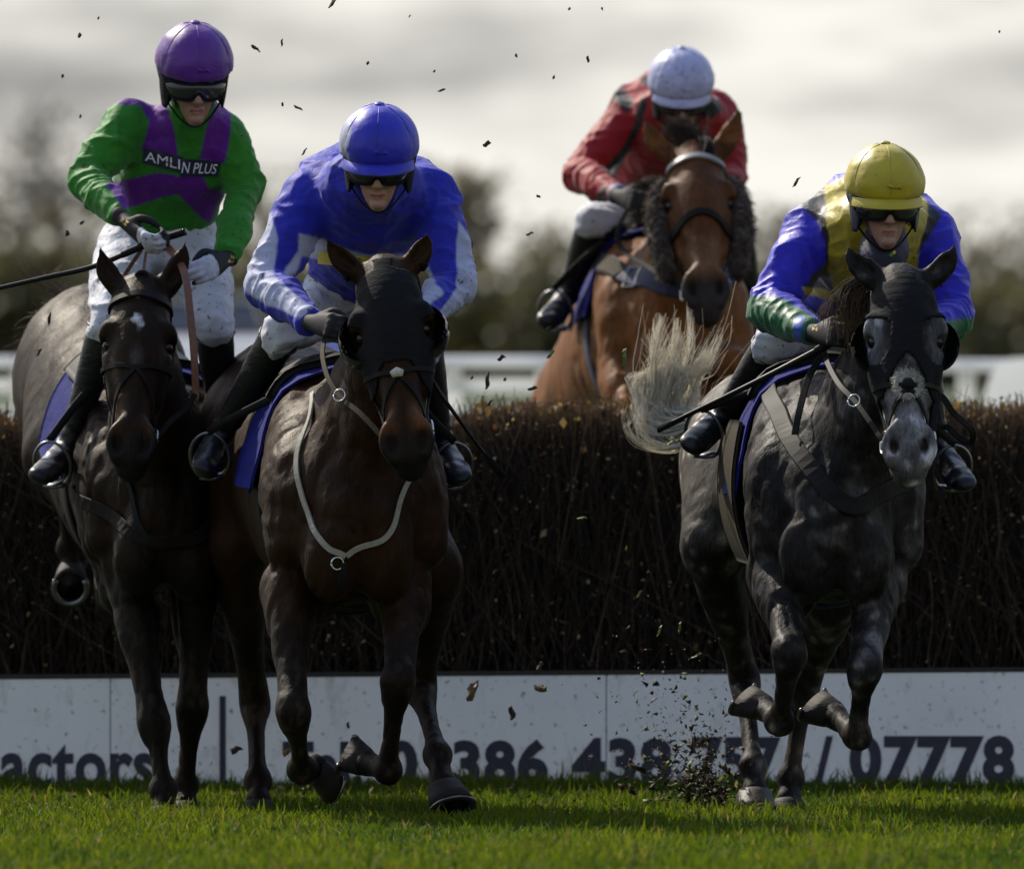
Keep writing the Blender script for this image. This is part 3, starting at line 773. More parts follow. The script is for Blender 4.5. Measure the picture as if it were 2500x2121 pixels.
# --- trees and the hedgerow on the far side
def tree(name, label, px, ptop, hw_px, d, kind, group, seed):
    g = np.random.default_rng(seed); s = FPX / d
    x0 = P(px, 0, d)[0]; gz = float(ground_z(d)); top = P(0, ptop, d)[2]; H_ = top - gz; hw = hw_px / s
    t = thing(name, label, 'tree' if name == 'tree' else 'bush', (x0, d, gz), group)
    tr = []
    trunk_h = .45 * H_ if kind != 'bush' else .35 * H_
    tp = catmull([(x0, d, gz - .2), (x0 + g.normal(0, .15), d, gz + trunk_h * .5), (x0 + g.normal(0, .3), d, gz + H_ * .75)], 5)
    tr.append(tube(tp, np.linspace(.035 * H_, .008 * H_, len(tp)), 7))
    nl = 26 if kind == 'bare' else 9
    tips = []
    for i in range(nl):
        q = tp[g.integers(3, len(tp))]; an = g.uniform(0, 2 * np.pi); rr = hw * g.uniform(.4, 1.0); e = V3((x0 + math.cos(an) * rr, d + math.sin(an) * rr, gz + H_ * g.uniform(.45, 1.0)))
        mid = (q + e) / 2 + g.normal(0, .25, 3); b_ = catmull([q, mid, e], 4); tr.append(tube(b_, np.linspace(.012 * H_, .002 * H_, len(b_)), 4)); tips.append(e)
        if kind == 'bare':
            for _ in range(7):
                e2 = e + g.normal(0, .16 * hw + .3, 3); q2 = b_[g.integers(4, len(b_))]; tr.append(tube(catmull([q2, (q2 + e2) / 2 + g.normal(0, .1, 3), e2], 3), np.linspace(.004 * H_, .0015 * H_, 7), 3))
    v, f = join(tr); mesh_obj('trunk', v, f, M_BARK, t)
    ncl = 60; nleaf = {'bare': 500, 'tree': 620, 'bush': 1500}[kind]
    zlo = .3 if kind != 'bush' else .02
    cl = np.stack([x0 + g.normal(0, .45, ncl) * hw, d + g.normal(0, .4, ncl) * hw, gz + H_ * g.uniform(zlo, .92, ncl)], 1)
    if kind != 'bush': cl[:, 0] = x0 + (cl[:, 0] - x0) * np.sqrt(np.clip(1.15 - ((cl[:, 2] - gz) / H_ - .6) ** 2 * 4, .2, 1))
    w = g.integers(0, ncl, nleaf); c = cl[w] + g.normal(0, 1, (nleaf, 3)) * (.22 * hw + .1, .22 * hw + .1, .09 * H_)
    c = c[(c[:, 2] < top + .1) & (c[:, 2] > gz)]; nleaf = len(c)
    u = g.normal(size=(nleaf, 3)); u /= np.linalg.norm(u, axis=1)[:, None]; ww = np.cross(u, g.normal(size=(nleaf, 3))); ww /= np.linalg.norm(ww, axis=1)[:, None]
    sz = (H_ * .03 + .06) * g.uniform(.5, 1.3, (nleaf, 1)) * (.6 if kind == 'bare' else 1)
    v = np.stack([c - u * sz, c - ww * sz * .6, c + u * sz, c + ww * sz * .6], 1).reshape(-1, 3)
    pal = {'bare': [(.13, .105, .075), (.11, .09, .07)], 'tree': [(.12, .10, .06), (.10, .09, .045), (.13, .10, .06)], 'bush': [(.085, .085, .038), (.105, .098, .045), (.11, .09, .05)]}[kind]
    col = V3(pal)[g.integers(0, len(pal), ncl)][w[:nleaf]] * g.uniform(.6, 1.3, (nleaf, 1))
    mesh_obj('crown', v, np.arange(4 * nleaf).reshape(-1, 4), M_FOLIAGE, t, smooth=False, col=np.repeat(col[:, None], 4, 1).reshape(-1, 3))
tree('tree', 'tall brown half bare tree far behind the green and purple jockey', 140, 270, 170, 260, 'bare', 'trees far beyond the course', 31)
tree('tree', 'olive brown tree at the left edge, far out of focus', -30, 430, 170, 255, 'tree', 'trees far beyond the course', 39)
tree('tree', 'brown tree far behind, seen between the green and blue jockeys', 665, 400, 130, 250, 'tree', 'trees far beyond the course', 32)
tree('tree', 'round brown tree far behind the right shoulder of the blue jockey', 1100, 400, 125, 245, 'tree', 'trees far beyond the course', 33)
tree('tree', 'olive tree far behind the boot of the red jockey', 1360, 545, 110, 240, 'tree', 'trees far beyond the course', 34)
tree('tree', 'low brown tree far behind the arm of the yellow capped jockey', 1900, 505, 150, 250, 'tree', 'trees far beyond the course', 35)
tree('tree', 'broad brown tree at the right edge, far out of focus', 2400, 500, 220, 250, 'tree', 'trees far beyond the course', 36)
hb = np.random.default_rng(40)
for i, px in enumerate(range(-420, 2960, 125)):
    tree('hedgerow_bush', 'dark olive bush in the blurred hedgerow beyond the running rails', px + hb.uniform(-20, 20), 640 + hb.uniform(-45, 40), 125, 205 + hb.uniform(-6, 6), 'bush', 'bushes of the far hedgerow', 50 + i)

# ------------------------------------------------------------------ horses
def hoof_mesh(M, s=1.0, shoe=True):
    """M: 4x4-like (origin at coronet, columns lateral, toe, up)"""
    o, X, Y, Z = M
    prof = [(0.0, .046), (-.012, .050), (-.045, .056), (-.085, .064)]
    n = 20; a = np.linspace(0, 2 * np.pi, n, endpoint=False)
    v = []
    for z, r in prof:
        toe = -z * .45
        fr = np.where(np.sin(a) > 0, 1.05, .86)
        v.append(o + s * (np.outer(np.cos(a) * r, X) + np.outer(np.sin(a) * r * fr + toe, Y) + np.outer(np.full(n, z), Z)))
    z, r = -.080, .050
    v.append(o + s * (np.outer(np.cos(a) * r, X) + np.outer(np.sin(a) * r + .032, Y) + np.outer(np.full(n, z), Z)))
    f = []
    for i in range(4):
        for j in range(n): f.append([i * n + j, (i + 1) * n + j, (i + 1) * n + (j + 1) % n, i * n + (j + 1) % n])
    f.append(list(range(n))[::-1][::-1]); f.append([4 * n + j for j in range(n)])
    aa = np.linspace(-.55, np.pi + .55, 18)
    c = o + s * (np.outer(np.cos(aa) * .057, X) + np.outer(np.sin(aa) * .058 + .036, Y) + np.outer(np.full(18, -.088), Z))
    sv, sf = ribbon(c, np.tile(Z, (18, 1)), .02 * s, .008 * s)
    return (np.vstack(v), f), (sv, sf)

HORSE = {}
def make_horse(key, name, label, spec, h=0.0074, keep=.30):
    T = [np.r_[P(*t[:3]), t[3], t[4]] for t in spec['torso']]
    head_o = P(*spec['poll']); chin = P(*spec['chin'])
    L = np.linalg.norm(head_o - chin); Zh = (head_o - chin) / L
    ev = P(*spec['eyes'][1]) - P(*spec['eyes'][0]); Xh = unit(ev - (ev @ Zh) * Zh); Yh = np.cross(Zh, Xh)
    sc = L / 0.625
    H = lambda x, y, z: head_o + sc * (x * Xh + y * Yh + z * Zh)
    HM = np.stack([Xh, Yh, Zh])
    pts = [t[:3] for t in T] + [head_o, chin] + [P(*s[:3]) for lg in spec['legs'] for s in lg['j']] + [P(*e) for e in spec['ears']]
    pts = np.array(pts)
    lo = pts.min(0) - .36; hi = pts.max(0) + .36
    lo[2] = max(pts[:, 2].min() - .1, -.02); hi[2] = pts[:, 2].max() + .08
    tl = np.array([np.r_[t[:3] - .36, t[:3] + .36] for t in T]); lo[:2] = np.minimum(pts[:, :2].min(0) - .09, tl[:, :2].min(0)); hi[:2] = np.maximum(pts[:, :2].max(0) + .09, tl[:, 3:5].max(0))
    F = Field(lo, hi, h)
    hd = unit((T[1][:3] - T[-2][:3]) * (1, 1, 0)); LAT = np.cross(hd, (0, 0, 1)); LAT = LAT if LAT[0] > 0 else -LAT
    F.chain(T, LAT, .05, 4)
    # neck
    nk = [np.r_[P(*t[:3]), t[3], t[4]] for t in spec['neck']]
    F.chain([np.r_[H(0, .07, -.04), .085, .10]] + nk, LAT, .06, 4)
    # shoulder blades, points of shoulder, breast muscles
    for sx in (-1, 1):
        b = T[1][:3]; g = T[2][:3]
        F.chain([np.r_[g + LAT * sx * T[2][3] * .55 + (0, 0, T[2][4] * .6), .07, .12], np.r_[b + LAT * sx * T[1][3] * .80 + (0, 0, .05), .085, .15], np.r_[b + LAT * sx * T[1][3] * .82 + hd * .10 - (0, 0, .13), .075, .085]], LAT, .06, 3)
        br = T[0][:3] + LAT * sx * .085 - (0, 0, .10)
        F.ell(br + hd * .07, (.088, .10, .135), k=.035)
        F.chain([np.r_[b + LAT * sx * .14 - (0, 0, .1), .10, .11], np.r_[b + LAT * sx * .13 - (0, 0, .30), .075, .09]], LAT, .05)
    # haunches
    cr = T[-2][:3]
    for sx in (-1, 1):
        F.ell(cr + LAT * sx * T[-2][3] * .5 - (0, 0, .08), (.15, .25, .25), k=.08)
    # legs
    hooves = []
    for lg in spec['legs']:
        j = [P(*s[:3]) for s in lg['j']]
        if lg['t'] == 'f':
            e, kn, fe, co = j
            lp = lambda a, b, t: a + (b - a) * t
            st = [np.r_[e, .085, .105], np.r_[lp(e, kn, .3), .073, .085], np.r_[lp(e, kn, .62), .050, .058], np.r_[lp(e, kn, .84), .047, .048], np.r_[kn, .053, .052], np.r_[lp(kn, fe, .2), .043, .046]]
            F.chain(st, LAT, .03, 3)
            st = [np.r_[lp(kn, fe, .05), .05, .05], np.r_[lp(kn, fe, .28), .036, .042], np.r_[lp(kn, fe, .6), .0275, .036], np.r_[lp(kn, fe, .85), .031, .039], np.r_[fe, .044, .045]]
            F.chain(st, LAT, .02, 3)
        else:
            hp, sf, hk, fe, co = j
            lp = lambda a, b, t: a + (b - a) * t
            ths = lg.get('thigh', 1.0)
            F.chain([np.r_[hp, .14 * ths, .2 * ths], np.r_[lp(hp, sf, .55), .125 * ths, .18 * ths], np.r_[sf, .10 * ths, .13 * ths]], LAT, .08, 3)
            st = [np.r_[sf, .095 * ths, .12 * ths], np.r_[lp(sf, hk, .35), .075, .095], np.r_[lp(sf, hk, .75), .047, .056], np.r_[hk, .052, .062], np.r_[lp(hk, fe, .15), .044, .052], np.r_[lp(hk, fe, .4), .029, .040], np.r_[lp(hk, fe, .8), .029, .040], np.r_[fe, .044, .046]]
            F.chain(st, LAT, .03, 3)
        F.chain([np.r_[fe, .043, .044], np.r_[lp(fe, co, .55), .033, .035], np.r_[co, .043, .043]], LAT, .015, 3)
        F.ell(lp(fe, co, .05) - unit(V3(lg['toe'])) * .018, (.03, .03, .03), k=.025)
        hooves.append((lg, fe, co))
    # head
    Hs = lambda rows: [np.r_[H(x, y, z), a * sc, b * sc] for x, y, z, a, b in rows]
    F.chain(Hs([(0, .03, .0, .07, .075), (0, .01, -.09, .090, .090), (0, .012, -.17, .098, .105), (0, .012, -.25, .086, .104), (0, .006, -.34, .064, .085), (0, -.004, -.43, .051, .068), (0, -.006, -.50, .051, .060), (0, .004, -.56, .058, .058), (0, .012, -.588, .052, .044)]), Xh, .03, 4)
    for sx in (-1, 1):
        F.ell(H(sx * .048, .105, -.20), V3((.042, .095, .10)) * sc, HM, .04)
        F.chain(Hs([(sx * .05, .12, -.24, .035, .05), (sx * .03, .07, -.40, .03, .035), (sx * .02, .055, -.52, .028, .03)]), Xh, .05, 3)
        F.chain(Hs([(sx * .086, -.045, -.135, .02, .02), (sx * .097, -.02, -.165, .024, .022), (sx * .090, .02, -.185, .02, .02)]), Xh, .03, 3)      # brow
        F.chain(Hs([(sx * .088, .005, -.235, .017, .022), (sx * .068, .02, -.36, .013, .02)]), Xh, .03, 3)                                           # cheek ridge
        F.ell(H(sx * .104, -.012, -.198), V3((.016, .026, .019)) * sc, HM, .012, 'sub')
        F.chain(Hs([(sx * .026, -.054, -.480, .02, .016), (sx * .050, -.050, -.508, .020, .018), (sx * .063, -.034, -.545, .016, .020), (sx * .046, -.026, -.582, .018, .018)]), Xh, .022, 3)  # nostril wing
        F.chain(Hs([(sx * .040, -.074, -.512, .012, .014), (sx * .046, -.066, -.540, .0165, .020), (sx * .040, -.054, -.565, .013, .016)]), Xh, .008, 3, 'sub')
        # temple hollow
        F.ell(H(sx * .088, -.075, -.105), V3((.02, .03, .03)) * sc, HM, .03, 'sub')
        # ear
        tip = P(*spec['ears'][0 if sx < 0 else 1]); base = H(sx * .058, .035, .015)
        ax = tip - base; le = np.linalg.norm(ax); fw = unit(-Yh + Xh * sx * .15)
        lp = lambda t: base + ax * t + Xh * sx * .018 * math.sin(math.pi * t)
        F.chain([np.r_[lp(0), .034, .034], np.r_[lp(.2), .037, .030], np.r_[lp(.45), .036, .025], np.r_[lp(.7), .025, .018], np.r_[lp(.88), .013, .011], np.r_[lp(1.04), .004, .004]], Xh, .022, 3)
        F.chain([np.r_[lp(.2) + fw * .028, .012, .014], np.r_[lp(.45) + fw * .024, .022, .018], np.r_[lp(.7) + fw * .019, .014, .013], np.r_[lp(.92) + fw * .01, .003, .004]], Xh, .008, 3, 'sub')
    F.chain(Hs([(0, .05, -.50, .030, .025), (0, .052, -.565, .036, .026), (0, .044, -.600, .034, .022)]), Xh, .016, 3)      # lower lip
    F.chain(Hs([(-.06, .035, -.575, .02, .0045), (0, .022, -.603, .02, .0045), (.06, .035, -.575, .02, .0045)]), Xh, .006, 3, 'sub')
    v0, f0 = F.mesh(); loc0 = ((v0 - head_o) @ HM.T) / sc
    # muscle relief
    g0 = F.grad(v0, .02); hm = ss(loc0[:, 2], .10, .0) * ss(loc0[:, 1], .22, .12) * ss(np.abs(loc0[:, 0]), .2, .14)
    w0 = v0 + .05 * np.stack([vnoise(v0 * 5), vnoise(v0 * 5 + 7), vnoise(v0 * 5 + 3)], 1)
    r1 = np.abs(vnoise(w0 * (8, 8, 3.6) + 2)); r2 = np.abs(vnoise(w0 * (17, 17, 7) + 5)); r3 = np.abs(vnoise(w0 * (30, 30, 16)))
    amp = (1 - .85 * hm) * (1 - .62 * ss(v0[:, 1], T[1][1] + .15, T[3][1])); legs_ = ss(v0[:, 2], .62, .45)
    d0 = amp * (1 - .75 * legs_) * (.011 * np.clip(r1 * 2.2, 0, 1) + .0055 * np.clip(r2 * 2.2, 0, 1) - .010) + amp * .0028 * (np.clip(r3 * 2.2, 0, 1) - .6)
    v0 = v0 + g0 * d0[:, None]
    v, f = decimate(v0, f0, keep)
    loc = ((v - head_o) @ HM.T) / sc
    col = spec['color'](v, loc, LAT, hd)
    nos = np.hypot((np.abs(loc[:, 0]) - .042) / .9, (loc[:, 2] + .540) / 1.5); inn = ss(nos, .020, .012) * (loc[:, 1] < -.02) * (loc[:, 1] > -.068)
    col = mixc(col, (.004, .003, .003), inn * ss(loc[:, 1], -.066, -.052))
    mud = ss(vnoise(v * (26, 26, 14)) + .6 * vnoise(v * 60), .35, .7) * ss(v[:, 2], .85, .2)
    col = mixc(col, (.040, .028, .018), mud * .55)
    base = P(*spec['torso'][2][:3]); base[2] = 0
    root = thing(name, label, 'horse', base)
    mesh_obj('body', v, f, COAT[spec['coat']], root, col=col)
    for sx in (-1, 1):
        n1, n2 = 10, 8
        th = np.linspace(0, np.pi, n2); ph = np.linspace(0, 2 * np.pi, n1, endpoint=False)
        sv = np.array([[np.sin(t) * np.cos(p), np.sin(t) * np.sin(p), np.cos(t)] for t in th for p in ph]) * V3((.017, .022, .0175)) * sc
        sv = H(sx * .090, -.010, -.197) + sv @ HM
        sf = [[i * n1 + j, i * n1 + (j + 1) % n1, (i + 1) * n1 + (j + 1) % n1, (i + 1) * n1 + j] for i in range(n2 - 1) for j in range(n1)]
        mesh_obj('eye', sv, sf, M_EYE, root)
    for lg, fe, co in hooves:
        up = unit(V3(lg['up'])) if 'up' in lg else unit(fe - co)
        toe = V3(lg['toe']); toe = unit(toe - (toe @ up) * up); lat = np.cross(toe, up)
        (hv, hf), (sv, sf) = hoof_mesh((co, lat, toe, up), lg.get('hs', 1.0))
        hob = mesh_obj('hoof', hv, hf, M_PALEHOOF if lg.get('pale') else M_HOOF, root)
        mesh_obj('horseshoe', sv, sf, M_METAL if lg.get('shine') else M_DARKMETAL, hob)
    HORSE[key] = dict(root=root, F=F, v=v0, f=f0, H=H, HM=HM, sc=sc, loc=loc0, LAT=LAT, hd=hd, T=T, head_o=head_o)
    return HORSE[key]

def mixc(a, b, t): return a * (1 - t)[:, None] + np.asarray(b) * t[:, None]
def ss(x, a, b):
    t = np.clip((x - a) / (b - a), 0, 1); return t * t * (3 - 2 * t)

def col_brown(v, l, LAT, hd):
    c = np.tile(V3((.0105, .0062, .0038)), (len(v), 1))
    c = mixc(c, (.0055, .005, .0047), ss(v[:, 2], .95, .62))
    m = ss(-l[:, 2], .36, .42) * ss(-l[:, 2], .56, .50) * ss(-l[:, 1], -.1, -.04) * ss(np.abs(l[:, 0]), .012, .05)   # tan sides of nose
    c = mixc(c, (.055, .028, .016), m * .6)
    c = mixc(c, (.008, .007, .007), ss(-l[:, 2], .50, .55) * (np.abs(l[:, 0]) < .12) * (l[:, 1] < .12))
    star = np.hypot(l[:, 0] + .002, (l[:, 2] + .145) * .62) + .012 * vnoise(v * 90)
    c = mixc(c, (.42, .40, .40), ss(star, .018, .008) * (l[:, 1] < 0))
    snip = np.hypot(l[:, 0], (l[:, 2] + .27) * .5); c = mixc(c, (.06, .05, .05), ss(snip, .03, .005) * (l[:, 1] < 0) * .6)
    return c
def col_bay(v, l, LAT, hd):
    c = np.tile(V3((.0165, .0072, .0032)), (len(v), 1))
    c = mixc(c, (.0065, .0048, .0042), ss(v[:, 2], .75, .5))
    m = ss(-l[:, 2], .40, .46) * ss(-l[:, 2], .56, .50) * (np.abs(l[:, 0]) < .12) * (l[:, 1] < .1)
    c = mixc(c, (.085, .036, .017), m * ss(np.abs(l[:, 0]), .0, .05) * .9)
    c = mixc(c, (.009, .0075, .007), ss(-l[:, 2], .51, .54) * (np.abs(l[:, 0]) < .12) * (l[:, 1] < .12))
    return c
def col_chest(v, l, LAT, hd):
    c = np.tile(V3((.125, .048, .015)), (len(v), 1))
    c = mixc(c, (.012, .009, .008), ss(v[:, 2], 1.15, .95))
    head = (np.abs(l[:, 0]) < .13) & (l[:, 1] < .12) & (l[:, 2] < .05)
    c = mixc(c, (.070, .027, .011), head * 1.0)
    c = mixc(c, (.13, .062, .03), head * ss(-l[:, 2], .33, .40) * ss(-l[:, 2], .53, .48))
    c = mixc(c, (.022, .018, .018), head * ss(-l[:, 2], .49, .54))
    c = mixc(c, (.03, .018, .012), ss(l[:, 2], .07, .16) * (np.abs(l[:, 0]) < .3))
    return c
def col_grey(v, l, LAT, hd):
    c = np.tile(V3((.0105, .0094, .0090)), (len(v), 1))
    c = mixc(c, (.009, .0085, .0085), ss(v[:, 2], .9, .6))
    c = mixc(c, (.045, .039, .031), ss(v[:, 1], 34.35, 34.9) * ss(v[:, 2], .75, 1.0))
    head = (np.abs(l[:, 0]) < .14) & (l[:, 1] < .14) & (l[:, 2] < .05)
    c = mixc(c, (.095, .093, .098), head * ss(-l[:, 2], .28, .36) * .85)
    c = mixc(c, (.085, .085, .095), head * ss(np.abs(l[:, 0]), .055, .085) * ss(-l[:, 2], .1, .15) * ss(-l[:, 2], .36, .3) * .8)
    c = mixc(c, (.04, .037, .037), head * ss(-l[:, 2], .53, .57) * .9)
    return c

D0 = -unit((0, 1, 0))      # towards the camera
# left, dark brown horse, just landed
make_horse('A', 'racehorse', 'dark brown racehorse with small white star on its forehead, landing at the far left', dict(
    coat='brown', color=col_brown,
    poll=(345, 712, 34.85), chin=(318, 1158, 34.55), eyes=((254, 838, 34.8), (424, 846, 34.8)), ears=((244, 600, 34.88), (452, 594, 34.88)),
    torso=[(395, 1290, 35.15, .16, .19), (390, 1215, 35.35, .235, .30), (360, 1165, 35.65, .265, .36), (310, 1100, 36.05, .28, .35), (265, 990, 36.4, .265, .31), (245, 900, 36.75, .27, .29), (240, 930, 36.98, .2, .22)],
    neck=[(355, 860, 34.98, .095, .15), (370, 1000, 35.1, .12, .20), (383, 1130, 35.28, .16, .27)],
    legs=[dict(t='f', j=[(310, 1390, 35.2), (376, 1762, 35.0), (399, 1925, 34.95), (402, 1972, 34.92)], toe=D0, up=(0, .25, 1)),
          dict(t='f', j=[(478, 1400, 35.25), (470, 1722, 35.2), (452, 1915, 35.3), (453, 1960, 35.26)], toe=D0, up=(0, .25, 1)),
          dict(t='h', j=[(185, 920, 36.6), (125, 1110, 36.15), (158, 1200, 36.55), (170, 1340, 36.65), (174, 1392, 36.62)], toe=(0, .3, -1), up=(0, .95, .3), hs=.98, thigh=.92),
          dict(t='h', j=[(300, 920, 36.7), (290, 1120, 36.3), (285, 1220, 36.65), (268, 1360, 36.78), (262, 1405, 36.75)], toe=(0, .3, -1), up=(-.3, .95, .3), hs=.98, thigh=.92)]))
# centre, dark bay with hood
make_horse('B', 'racehorse', 'dark bay racehorse with black hood and shiny eye cups, leading in the centre', dict(
    coat='bay', color=col_bay,
    poll=(940, 668, 33.5), chin=(1006, 1156, 33.22), eyes=((876, 795, 33.45), (1060, 808, 33.42)), ears=((795, 578, 33.52), (1042, 568, 33.52)),
    torso=[(864, 1285, 33.8, .165, .20), (860, 1225, 33.98, .25, .31), (848, 1195, 34.3, .275, .385), (800, 1175, 34.75, .285, .37), (750, 1120, 35.15, .27, .33), (706, 1045, 35.5, .275, .30), (695, 1075, 35.74, .2, .23)],
    neck=[(925, 850, 33.72, .098, .16), (900, 1000, 33.83, .135, .22), (876, 1130, 33.98, .175, .28)],
    legs=[dict(t='f', j=[(705, 1440, 33.9), (716, 1735, 33.62), (738, 1880, 33.86), (768, 1872, 33.95)], toe=(.5, .35, -.4), up=(-.8, -.5, .25), hs=.95),
          dict(t='f', j=[(990, 1440, 33.9), (972, 1660, 33.6), (946, 1878, 33.75), (895, 1862, 33.88)], toe=(-.5, .55, .25), up=(.85, -.35, -.45), hs=.95),
          dict(t='h', j=[(600, 1060, 35.35), (575, 1330, 35.1), (622, 1712, 35.45), (630, 1905, 35.3), (631, 1955, 35.25)], toe=D0, up=(0, .2, 1)),
          dict(t='h', j=[(880, 1080, 35.3), (1050, 1400, 34.6), (1028, 1680, 34.75), (1068, 1842, 34.35), (1083, 1918, 34.25)], toe=(.28, -1, -.1), up=(-.25, .55, 1), hs=1.15)]))
# right, dappled grey
make_horse('D', 'racehorse', 'dappled grey racehorse with black blinkered hood and cream tail, galloping on the right', dict(
    coat='grey', color=col_grey,
    poll=(2206, 690, 33.45), chin=(2220, 1172, 33.15), eyes=((2135, 848, 33.4), (2306, 852, 33.4)), ears=((2069, 604, 33.48), (2326, 606, 33.48)),
    torso=[(2035, 1285, 33.75, .16, .195), (2035, 1225, 33.93, .24, .30), (2020, 1185, 34.25, .265, .375), (1980, 1175, 34.7, .28, .365), (1930, 1150, 35.05, .265, .33), (1885, 1110, 35.35, .272, .295), (1875, 1130, 35.6, .2, .22)],
    neck=[(2165, 850, 33.66, .098, .16), (2110, 1000, 33.78, .135, .22), (2060, 1130, 33.93, .17, .28)],
    legs=[dict(t='f', j=[(1893, 1400, 33.85), (1930, 1590, 33.5), (1903, 1760, 33.75), (1865, 1728, 33.85)], toe=(-.55, .5, .2), up=(.75, -.35, -.6), hs=.95),
          dict(t='f', j=[(2145, 1420, 33.85), (2112, 1625, 33.55), (2092, 1795, 33.7), (2035, 1745, 33.85)], toe=(-.55, .5, .3), up=(.75, -.4, -.62), hs=1.0),
          dict(t='h', j=[(1775, 1130, 35.2), (1735, 1330, 34.95), (1818, 1660, 35.3), (1838, 1872, 35.0), (1843, 1930, 34.95)], toe=D0, up=(0, .3, 1), hs=1.15, pale=True, thigh=.95),
          dict(t='h', j=[(2000, 1200, 35.2), (2040, 1430, 34.9), (1962, 1690, 35.25), (1930, 1900, 35.2), (1927, 1950, 35.16)], toe=D0, up=(0, .2, 1))]))
# behind the fence, bright bay
make_horse('C', 'racehorse', 'bright bay racehorse with dark sheepskin cheekpieces, jumping behind the fence', dict(
    coat='chestnut', color=col_chest,
    poll=(1697, 385, 38.75), chin=(1728, 778, 38.35), eyes=((1638, 495, 38.7), (1788, 495, 38.7)), ears=((1574, 294, 38.8), (1803, 272, 38.8)),
    torso=[(1640, 860, 39.0, .16, .19), (1640, 800, 39.15, .245, .29), (1620, 800, 39.5, .27, .36), (1570, 860, 39.95, .285, .35), (1520, 930, 40.35, .27, .32), (1490, 1000, 40.7, .275, .29), (1480, 1040, 40.95, .2, .22)],
    neck=[(1680, 540, 38.9, .095, .15), (1660, 660, 39.0, .12, .20), (1648, 740, 39.1, .155, .26)],
    legs=[dict(t='f', j=[(1520, 930, 39.0), (1530, 1010, 38.75), (1535, 1130, 39.0), (1535, 1100, 39.08)], toe=(0, .6, .5), up=(0, -1, .3)),
          dict(t='f', j=[(1775, 900, 39.05), (1790, 880, 38.72), (1780, 1040, 38.95), (1780, 1060, 39.06)], toe=(0, .6, .5), up=(0, -1, .3)),
          dict(t='h', j=[(1400, 1010, 40.6), (1370, 1150, 40.3), (1400, 1350, 40.8), (1400, 1480, 41.0), (1400, 1520, 41.0)], toe=D0, up=(0, .3, 1)),
          dict(t='h', j=[(1580, 1010, 40.6), (1600, 1150, 40.3), (1590, 1350, 40.8), (1590, 1480, 41.0), (1590, 1520, 41.0)], toe=D0, up=(0, .3, 1))]), h=0.009, keep=.4)

# ------------------------------------------------------------------ hair, cloths and tack
def hair(name, paths, rad, mat, parent, seed=0, tone=None, label=None):
    """paths (n,k,3) strands -> one mesh of fine three-sided strands"""
    g = np.random.default_rng(seed); p = np.asarray(paths); n, k, _ = p.shape
    r = rad * g.uniform(.6, 1.4, (n, 1)) * np.linspace(1.2, .35, k)[None]
    a = np.arange(3) * 2 * np.pi / 3; t = np.gradient(p, axis=1); t /= np.linalg.norm(t, axis=2)[..., None] + 1e-9
    u = np.cross(t, V3((.31, .2, .93))); u /= np.linalg.norm(u, axis=2)[..., None] + 1e-9; w = np.cross(t, u)
    v = p[:, :, None] + r[:, :, None, None] * (np.cos(a)[None, None, :, None] * u[:, :, None] + np.sin(a)[None, None, :, None] * w[:, :, None])
    i = np.arange(n)[:, None] * (3 * k)
    f = np.concatenate([i + [[s * 3 + j, s * 3 + (j + 1) % 3, s * 3 + 3 + (j + 1) % 3, s * 3 + 3 + j]] for s in range(k - 1) for j in range(3)])
    tn = g.random(n) if tone is None else tone
    c = np.repeat(tn[:, None], 3 * k, 1).reshape(-1); c = np.stack([c, c, c], 1)
    return mesh_obj(name, v.reshape(-1, 3), f, mat, parent, col=c, label=label)

def strand_paths(ctrl, n, jit, seed, sub=4, clump=9, cj=.25):
    """strands that follow random blends of control curves: ctrl(u) -> list of points for u in 0..1"""
    g = np.random.default_rng(seed); out = []
    cu = g.random(clump); cd = [g.normal(0, 1, 3) for _ in range(clump)]
    for i in range(n):
        ci = g.integers(0, clump)
        c = np.array(ctrl(np.clip(cu[ci] + g.normal(0, .018), 0, 1), g)); m = len(c)
        wt = (np.linspace(0, 1, m) ** 1.3)[:, None]
        c = c + wt * (cd[ci] * jit + g.normal(0, jit * cj, 3)) + wt * g.normal(0, jit * .12, c.shape)
        out.append(catmull(c, sub))
    return np.array(out)

def body_sheet(name, hz, s0, s1, ph0, ph1, off, thick, mat, parent, ns=14, nph=26, flare=0.0, cut=None):
    """a cloth laid over the back: s runs along the trunk stations, ph around it (0 = spine)"""
    T = np.array(hz['T']); st = np.arange(len(T)); F = hz['F']; rows = []
    for s in np.linspace(s0, s1, ns):
        c = np.array([np.interp(s, st, T[:, i]) for i in range(5)])
        ph = np.radians(np.linspace(ph0, ph1, nph))
        q = c[:3] + np.outer(np.sin(ph) * c[3] * 1.02, hz['LAT']) + np.outer(np.cos(ph) * c[4] * 1.02, (0, 0, 1)); rows.append(q)
    g0 = np.array(rows).reshape(-1, 3)
    q, nrm = F.project(g0, off)
    ph = np.tile(np.linspace(ph0, ph1, nph), ns); edge = np.clip((np.abs(ph) - 70) / 45, 0, 1)
    rip = np.sin(np.repeat(np.linspace(0, 9, ns), nph) + ph * .05)
    q = q + nrm * (edge * (flare + .018 * rip * (flare > 0)))[:, None]
    top = q + nrm * thick; N = len(q)
    f = [[i * nph + j, i * nph + j + 1, (i + 1) * nph + j + 1, (i + 1) * nph + j] for i in range(ns - 1) for j in range(nph - 1)]
    f2 = [[x + N for x in a[::-1]] for a in f]
    b = [i for i in range(nph)] + [i * nph + nph - 1 for i in range(1, ns)] + [(ns - 1) * nph + j for j in range(nph - 2, -1, -1)] + [i * nph for i in range(ns - 2, 0, -1)]
    side = [[b[i], b[(i + 1) % len(b)], b[(i + 1) % len(b)] + N, b[i] + N] for i in range(len(b))]
    return mesh_obj(name, np.vstack([top, q]), f + f2 + side, mat, parent)

